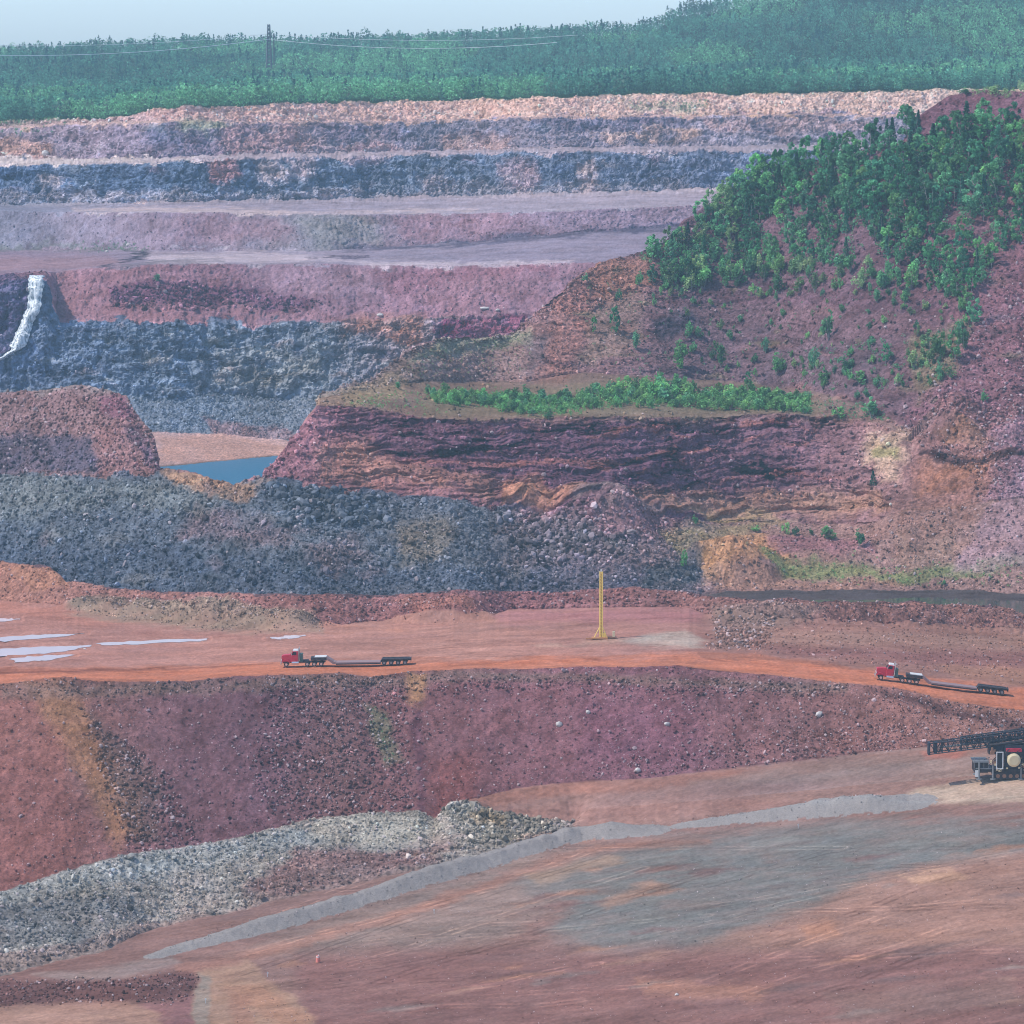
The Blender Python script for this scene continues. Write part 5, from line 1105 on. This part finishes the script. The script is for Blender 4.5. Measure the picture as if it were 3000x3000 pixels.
def lift(q, dz=.03): q = np.array(q); return (q[0], q[1], q[2]+dz)
f1 = np.array(at(531, 1259)); r1 = f1+np.array([30*.9995, -.6, 0]); r1[2] = zat(r1[0], r1[1])
f1[2] = max(zat(f1[0]+d, f1[1]) for d in (0, 2, 5, 9)); r1[2] = max(r1[2], zat(r1[0]-4, r1[1]))
place_truck(tr1, lift(f1), lift(r1), 'red semi truck with empty low trailer on the level left half of the haul road')
f2 = np.array(at(1650, 1282)); g2 = np.array(at(1862, 1308)); dd = (g2-f2)/np.linalg.norm(g2-f2); r2 = f2+dd*30*np.array([1, 1, 1])
print('truck2 length seen', np.linalg.norm(g2-f2), f2, g2)
r2[2] = zat(r2[0], r2[1])
place_truck(tr2, lift(f2, .25), lift(r2, .15), 'red semi truck with empty low trailer on the right end of the haul road')
for t in (tr1, tr2): t['group'] = 'trucks on the haul road'

# ------------ yellow mast
q = at(1134, 1206); t = thing('yellow_mast', 'tall slender yellow mast standing on an orange skid on the red flat', 'mast', (q[0], q[1], q[2]))
m = MB(); H = 16.2; s = .31
for a_, b_ in ((-s, -s), (s, -s), (s, s), (-s, s)): m.tube((a_, b_, .6), (a_, b_, H), .13, .12, 6)
for k in range(21):
    z = .8+k*.73
    for (a_, b_), (c_, d_) in (((-s, -s), (s, -s)), ((s, -s), (s, s)), ((s, s), (-s, s)), ((-s, s), (-s, -s))): m.tube((a_, b_, z), (c_, d_, z+.73), .075, .075, 4)
m.build('lattice_mast', YEL, t)
MB().tube((0, 0, .6), (0, 0, H+.3), .16, .14, 8).build('inner_pole', YEL, t)
MB().box(-.2, .2, -.2, .2, H, H+.5).build('mast_head', WHITE, t)
MB().box(-2.2, 1.6, -.8, .8, .12, .5).box(-3.6, -2.2, -.25, .25, .1, .3).build('skid', ORANGE, t)
MB().box(1.6, 3.7, -.45, .45, .3, .6).build('drawbar', RUST, t)
MB().tube((-1.6, -.6, .5), (-.2, -.2, 3.2), .07).tube((1.4, -.6, .5), (.2, -.2, 3.4), .07).tube((-1.6, .6, .5), (-.2, .2, 3.2), .07).tube((1.4, .6, .5), (.2, .2, 3.4), .07).build('brace', YEL, t)
MB().box(.35, 1.1, -.4, .4, .5, 1.6).build('winch_box', YEL, t, .04)
MB().box(2.7, 3.3, -.3, .3, .6, 1.9).build('counterweight', CREAM, t, .04)

# ------------ drill rig lying at the right edge: x to the right, z up
q = at(1836, 1478); t = thing('drill_rig', 'big dark tracked drill rig, lattice mast lowered, at the right edge', 'drill rig', (q[0], q[1]+1, max(q[2], zat(q[0]+10, q[1])) ))
k = F/q[1]; print('rig scale', k)
def lattice(mb, p0, p1, hgt, wid, n, r=.07):
    p0 = np.array(p0, float); p1 = np.array(p1, float)
    for dz in (0, hgt):
        for dy in (-wid/2, wid/2): mb.tube(p0+np.array([0, dy, dz]), p1+np.array([0, dy, dz]), r*1.4, r*1.4, 5)
    for i in range(n+1):
        a_ = p0+(p1-p0)*i/n
        for dy in (-wid/2, wid/2):
            mb.tube(a_+np.array([0, dy, 0]), a_+np.array([0, dy, hgt]), r, r, 4)
            if i < n: b_ = p0+(p1-p0)*(i+1)/n; mb.tube(a_+np.array([0, dy, 0 if i % 2 else hgt]), b_+np.array([0, dy, hgt if i % 2 else 0]), r*.8, r*.8, 4)
        for dz in (0, hgt): mb.tube(a_+np.array([0, -wid/2, dz]), a_+np.array([0, wid/2, dz]), r*.8, r*.8, 4)
mb = MB(); lattice(mb, (-9.2, 0, 5.0), (20, 0, 8.6), 2.3, 2.0, 22, .09); mb.build('lowered_mast', NAVY, t)
MB().tube((-7, 0, 6.3), (18, 0, 9.3), .22).tube((-3, .4, 5.9), (18, .4, 8.6), .12).build('drill_pipe', GALV, t)
MB().box(-9.5, -9.1, -1.1, 1.1, 4.8, 7.4).box(-8.3, -7.6, -.9, .9, 5.2, 7.6).build('mast_head', NAVY, t)
MB().box(1.0, 20, -2.4, 2.4, 1.5, 2.1).build('main_deck', BLACK, t, .05)
MB().box(.3, 3.6, -2.5, 2.5, 2.11, 2.35).box(-.2, 3.0, -2.55, 2.55, 3.5, 3.75).build('catwalk', GALV, t)
m = MB()
for x in (0, 1.0, 2.0, 3.0):
    m.tube((x, -2.5, 2.3), (x, -2.5, 4.7), .05)
m.tube((0, -2.5, 4.7), (3, -2.5, 4.7), .05).tube((0, -2.5, 4.2), (3, -2.5, 4.2), .04).build('guard_rail', GALV, t)
MB().box(.1, 2.9, -2.3, 2.3, 1.3, 3.5).build('rear_house', BLACK, t, .05)
for x, y in ((1.0, -2.7), (3.9, -2.6), (1.0, 2.7), (9.8, -2.6)):
    j = MB().tube((x, y, .15), (x, y, 3.6), .2, .2, 10).build('levelling_jack', GALV, t); MB().tube((x, y, -.05), (x, y, .16), .6, .6, 12).build('foot_pad', GALV, j)
cb = MB().box(4.6, 5.9, -2.9, -1.5, 2.2, 5.9).build('cab', BLACK, t, .04)
m = MB()
for x in (4.6, 5.9): m.box(x-.1, x+.1, -3.02, -2.9, 2.2, 5.9)
m.box(4.7, 5.8, -3.02, -2.9, 5.7, 5.9).box(4.7, 5.8, -3.02, -2.9, 2.2, 2.4).build('window_frame', WHITE, cb)
MB().box(4.72, 5.78, -2.95, -2.91, 2.5, 5.6).build('window', GLASS, cb)
MB().box(6.4, 10.6, -2.2, 2.2, 2.15, 7.0).build('machinery_house', NAVY, t, .08)
MB().box(6.6, 9.9, -2.7, -2.2, 5.8, 6.5).build('hood', RED, t, .06)
MB().tube((8.2, -3.3, 4.1), (8.2, -3.05, 4.1), 1.0, 1.42, 24).tube((8.2, -3.05, 4.1), (8.2, -2.2, 4.1), 1.42, 1.42, 24).build('air_tank', CREAM, t, .0)
MB().box(11, 20, -2.0, 2.0, 2.15, 7.6).build('engine_house', NAVY, t, .08)
MB().box(3.2, 20, -1.2, 1.4, 5.0, 7.0).build('mast_cradle', NAVY, t)
for y in (-1.9, 1.9):
    m = MB(); m.prism([(4.2, .35), (4.6, .0), (13.2, .0), (13.7, .4), (13.5, 1.1), (12.9, 1.45), (4.8, 1.45), (4.2, 1.0)], y-.45, y+.45); tk = m.build('crawler_track', BLACK, t)
    for x in np.linspace(5, 13, 7): MB().wheel(float(x), y-.47 if y < 0 else y+.47, .62, .42, .06, 14).build('track_roller', RUST, tk)
for x, z in ((-1.0, 8.2), (5.9, 9.0)):
    p_ = MB().tube((x, -.9, z-1.4), (x, -.9, z+2.0), .07, .07, 6).build('light_post', BLACK, t); MB().box(x-.25, x+.25, -1.15, -.8, z+1.9, z+2.25).build('floodlight', GALV, p_)
MB().box(.2, 1.1, -2.75, -2.55, .5, 1.9).build('mud_flap', WHITE, t)

for k_, (x_, y_, z_, dx, dz, nm, mt) in enumerate([(3.3, -1.5, 7.0, 9, 1.2, 'hydraulic_cylinder', BLACK), (3.6, 1.2, 7.2, 12, 1.6, 'hydraulic_cylinder', BLACK), (10.8, -2.3, 2.2, 0, 5.6, 'air_cleaner', NAVY), (12.2, -2.3, 2.2, 0, 4.6, 'air_cleaner', RUST)]):
    MB().tube((x_, y_, z_), (x_+dx, y_, z_+dz), .32, .26, 10).build(nm, mt, t)
m = MB(); lr = random.Random(5)
for k_ in range(46):
    x_ = lr.uniform(2.8, 13); z_ = lr.uniform(2.2, 7.4); m.tube((x_, -2.45-lr.uniform(0, .5), z_), (x_+lr.uniform(-1.4, 1.4), -2.45-lr.uniform(0, .6), z_+lr.uniform(-1.3, 1.3)), lr.uniform(.04, .12))
m.build('hoses', BLACK, t)
m = MB()
for k_ in range(20):
    x_ = lr.uniform(3, 13); z_ = lr.uniform(2.2, 6.6); w_ = lr.uniform(.25, .9); m.box(x_, x_+w_, -2.75-lr.uniform(0, .2), -2.3, z_, z_+lr.uniform(.2, .8))
m.build('valve_boxes', RUST, t)
m = MB()
for k_ in range(16):
    x_ = lr.uniform(3.0, 13); z_ = lr.uniform(1.6, 3.6); w_ = lr.uniform(.15, .6); m.box(x_, x_+w_, -3.0, -2.6, z_, z_+lr.uniform(.15, .6))
m.build('fittings', CREAM, t)
m = MB()
for k_ in range(26):
    x_ = lr.uniform(-8, 4); m.tube((x_, -1.0, 5.2+.12*(x_+9)), (x_+.9, -1.0, 7.2+.12*(x_+9)), .06)
for k_ in range(3): m.path([(-9, -.6+.5*k_, 7.6), (-4, -.6+.5*k_, 7.3+.2*k_), (2, -.6+.5*k_, 8.4), (9, -.6+.5*k_, 10.2)], .07)
m.build('cables', BLACK, t)
mb = MB(); lattice(mb, (-2.5, .2, 6.9), (20, .2, 9.9), 1.5, 1.6, 20, .10); mb.build('pipe_rack', NAVY, t)
# ------------ power line
def pylon(u, v_top, v_base, Y, label):
    x = (u-966)/F*Y; qt = float(qr(u, v_top)[0])*Y; qb = float(qr(u, v_base)[0])*Y
    t = thing('power_pylon', label, 'pylon', (x, Y, qb)); h = qt-qb
    m = MB()
    for a_, b_ in ((-1, -1), (1, -1), (1, 1), (-1, 1)): m.tube((a_*1.7, b_*1.7, 0), (a_*.6, b_*.6, h), .5, .42, 4)
    for k in range(12):
        z0, z1 = h*k/12, h*(k+1)/12; w0, w1 = 1.7-1.1*k/12, 1.7-1.1*(k+1)/12
        for sgn in (-1, 1): m.tube((-w0, sgn*w0, z0), (w1, sgn*w1, z1), .28, .28, 4).tube((w0, sgn*w0, z0), (-w1, sgn*w1, z1), .14, .14, 4)
    m.build('lattice_tower', GALV_D, t)
    m = MB()
    for z in (h*.80, h*.90): m.tube((0, -3.2, z), (0, 3.2, z), .3, .2, 5)
    m.build('cross_arm', GALV_D, t)
    return t, (x, Y, qb), h
GALV_D = paintm('weathered_lattice', (.16, .18, .20), .7, .2, .1); WIREM = paintm('bright_wire', (.85, .87, .88), .3, 0, 0)
t, bpos, h = pylon(511, 46, 128, 2500, 'lattice power pylon standing out above the skyline of the far forest')
MB().tube((3.4, 0, 2), (3.4, 0, h-6), .45).build('side_pole', GALV_D, t)
def wire(p0, p1, sag, r, label):
    p0 = np.array(p0, float); p1 = np.array(p1, float); pts = []
    for i in range(41):
        s_ = i/40; p = p0*(1-s_)+p1*s_; p = p.copy(); p[2] -= sag*4*s_*(1-s_); pts.append(tuple(p))
    o = MB().path(pts, r, 5).build('power_line', WIREM); o['label'] = label; o['category'] = 'power line'; o['group'] = 'wires of the power line'
def wp(u, v, Y): return (float((u-966)/F*Y), Y, float(qr(u, v)[0])*Y)
top = wp(511, 74, 2499)
wire(top, wp(-330, 84, 2420), 9, .2, 'lower bright wire running left from the pylon across the forest')
wire(wp(511, 64, 2501), wp(-330, 66, 2440), 7.5, .12, 'upper faint wire running left from the pylon near the skyline')
wire(top, wp(1050, 80, 2450), 5.0, .15, 'lower thin wire running right from the pylon over the forest')
wire(wp(511, 64, 2501), wp(1090, 66, 2460), 4.0, .12, 'upper thin wire running right from the pylon near the skyline')

# ------------ markers on the pit floor
q = at(600, 1816); t = thing('marker_barrel', 'small pink and orange barrel marker on the red pit floor near the bottom', 'barrel', (q[0], q[1], q[2]-.02))
MB().tube((0, 0, 0), (0, 0, .12), .5, .5, 14).build('base', RUST, t)
MB().tube((0, 0, .1), (0, 0, .75), .42, .40, 14).tube((0, 0, .75), (0, 0, 1.35), .38, .30, 14).build('drum', MARK, t); MB().tube((0, 0, 1.05), (0, 0, 1.25), .36, .335, 14).tube((.1, 0, 1.35), (.1, 0, 1.5), .12, .1, 8).build('band', WHITE, t)
for u, v, lab in ((505, 1843, 'white survey stake left of the pink barrel marker'), (819, 1724, 'white survey stake beside the orange edge below the long windrow'), (1506, 1563, 'pale survey stake below the right windrow'), (388, 1893, 'white survey stake on the left edge of the bottom ramp')):
    q = at(u, v); o = thing('survey_stake', lab, 'stake', tuple(q)); MB().box(-.05, .05, -.05, .05, -.1, .95).build('post', WHITE, o); MB().box(-.14, .14, -.06, -.03, .65, .95).build('flag', WHITE, o)

# ------------ single boulders that stand out
def boulder(u, v, wpx, hpx, label, mat=STONE):
    q = at(u, v); s_ = q[1]/F; w_, h_ = wpx*s_, hpx*s_
    sh = ICO*(1+rng.uniform(-.22, .22, (12, 1))); me = bpy.data.meshes.new('boulder')
    me.from_pydata([(a_*w_*.55, b_*w_*.45, c_*h_*.6) for a_, b_, c_ in sh], [], [tuple(int(i) for i in f_) for f_ in ICF]); me.update(); me.materials.append(mat)
    o = bpy.data.objects.new('boulder', me); COL.objects.link(o); o.location = (q[0], q[1], q[2]+h_*.25); o['label'] = label; o['category'] = 'boulder'
    md = o.modifiers.new('bevel', 'BEVEL'); md.width = w_*.06; md.segments = 1
for a_ in ((717, 596, 13, 7, 'white boulder alone on the left end of the shelf under the purple slope'), (914, 583, 17, 6, 'longest white boulder at the foot of the purple slope, left of its small neighbour'), (939, 586, 9, 5, 'small white boulder just right of the longest white one'),
    (86, 292, 15, 11, 'pale boulder on the tan patch at the left of the upper wall'), (354, 304, 12, 4, 'flat white slab on the pale bench edge at left'), (427, 292, 9, 7, 'white stone on the right slope of the upper pink fan'), (596, 224, 11, 10, 'white boulder under the pale rim left of centre'),
    (241, 464, 8, 7, 'white stone low on the pink slope above the left bench'), (202, 476, 6, 5, 'small white stone at the edge of the left bench'), (1277, 1560+318, 9, 6, 'pale stone low in the middle of the pit floor'),
    (1055, 1369, 14, 10, 'largest pink boulder on the dump slope, right of the vertical dark gully'), (1258, 1368, 13, 8, 'pink boulder in the middle of the right part of the dump slope'), (1545, 1350, 14, 12, 'reddish boulder pair high on the right part of the dump slope'), (1203, 1455, 14, 9, 'dark topped boulder at the toe of the dump slope'),
    (1110, 1345, 9, 7, 'pale pink stone above the pink boulder in the middle'), (160, 2175-950, 6, 3, 'tiny stone between the puddles')):
    boulder(*a_)
# ---------------------------------------------------------------- light, air, camera
SUN_EL, SUN_AZ = 54.0, -98.0      # azimuth measured from straight ahead, negative to the left
w = bpy.data.worlds.new('World'); sc.world = w; w.use_nodes = True
nt = w.node_tree; bg = nt.nodes['Background']
skyn = nt.nodes.new('ShaderNodeTexSky'); skyn.sky_type = 'NISHITA'; skyn.sun_disc = False
skyn.sun_elevation = R(SUN_EL); skyn.sun_rotation = R(SUN_AZ); skyn.air_density = 1.2; skyn.dust_density = 1.0; skyn.ozone_density = 2.5
tint = nt.nodes.new('ShaderNodeVectorMath'); tint.operation = 'MULTIPLY'; tint.inputs[1].default_value = (1.0, 1.06, 1.16)
wtc = nt.nodes.new('ShaderNodeTexCoord'); wsp = nt.nodes.new('ShaderNodeSeparateXYZ'); nt.links.new(wtc.outputs['Generated'], wsp.inputs[0])
wr = nt.nodes.new('ShaderNodeValToRGB'); wr.color_ramp.elements[0].position = .03; wr.color_ramp.elements[0].color = (.95, 1.0, 1.0, 1); wr.color_ramp.elements[1].position = .16; wr.color_ramp.elements[1].color = (1, 1, 1, 1)
wr.color_ramp.elements[0].color = (1.5, 1.92, 2.85, 1); wr.color_ramp.elements[1].color = (1.0, 1.06, 1.16, 1)
nt.links.new(wsp.outputs[2], wr.inputs[0]); nt.links.new(wr.outputs[0], tint.inputs[1])
nt.links.new(skyn.outputs[0], tint.inputs[0]); nt.links.new(tint.outputs[0], bg.inputs[0]); bg.inputs[1].default_value = SKY_STRENGTH
sd = bpy.data.lights.new('sun', 'SUN'); sd.energy = 3.6; sd.angle = R(.6); sd.color = (1, .95, .87)
so = bpy.data.objects.new('sun', sd); COL.objects.link(so)
from mathutils import Vector
dirv = Vector((math.sin(R(SUN_AZ))*math.cos(R(SUN_EL)), math.cos(R(SUN_AZ))*math.cos(R(SUN_EL)), math.sin(R(SUN_EL))))
so.rotation_euler = dirv.to_track_quat('Z', 'Y').to_euler(); so.location = dirv*500
if HAZE:
    me = bpy.data.meshes.new('haze')
    x0, x1, y0, y1, z0, z1 = -7000, 7000, -400, 3680, -180, 125
    me.from_pydata([(x0, y0, z0), (x1, y0, z0), (x1, y1, z0), (x0, y1, z0), (x0, y0, z1), (x1, y0, z1), (x1, y1, z1), (x0, y1, z1)], [],
                   [(0, 3, 2, 1), (4, 5, 6, 7), (0, 1, 5, 4), (1, 2, 6, 5), (2, 3, 7, 6), (3, 0, 4, 7)]); me.update()
    hm = bpy.data.materials.new('haze'); hm.use_nodes = True; nt = hm.node_tree
    for nn in list(nt.nodes): nt.nodes.remove(nn)
    out = nt.nodes.new('ShaderNodeOutputMaterial'); pv = nt.nodes.new('ShaderNodeVolumePrincipled')
    pv.inputs['Density'].default_value = BETA; pv.inputs['Color'].default_value = (.55, .82, 1.0, 1); pv.inputs['Anisotropy'].default_value = 0.0
    nt.links.new(pv.outputs[0], out.inputs['Volume']); me.materials.append(hm)
    ho = bpy.data.objects.new('haze', me); COL.objects.link(ho); ho['kind'] = 'stuff'
cd = bpy.data.cameras.new('camera'); co = bpy.data.objects.new('camera', cd); COL.objects.link(co)
cd.sensor_width = 36; cd.angle = 2*math.atan(966/F); cd.clip_start = 1; cd.clip_end = 90000
co.location = (0, 0, 0); co.rotation_euler = (math.pi/2-PITCH, 0, 0)
sc.camera = co
sc.view_settings.view_transform = 'Standard'; sc.view_settings.look = 'None'; sc.view_settings.exposure = 0; sc.view_settings.gamma = 1
sc.cycles.max_bounces = 5; sc.cycles.diffuse_bounces = 2; sc.cycles.glossy_bounces = 2; sc.cycles.transmission_bounces = 2; sc.cycles.volume_bounces = 0; sc.cycles.transparent_max_bounces = 6
sc.cycles.use_denoising = True
sc.cycles.filter_width = 1.05
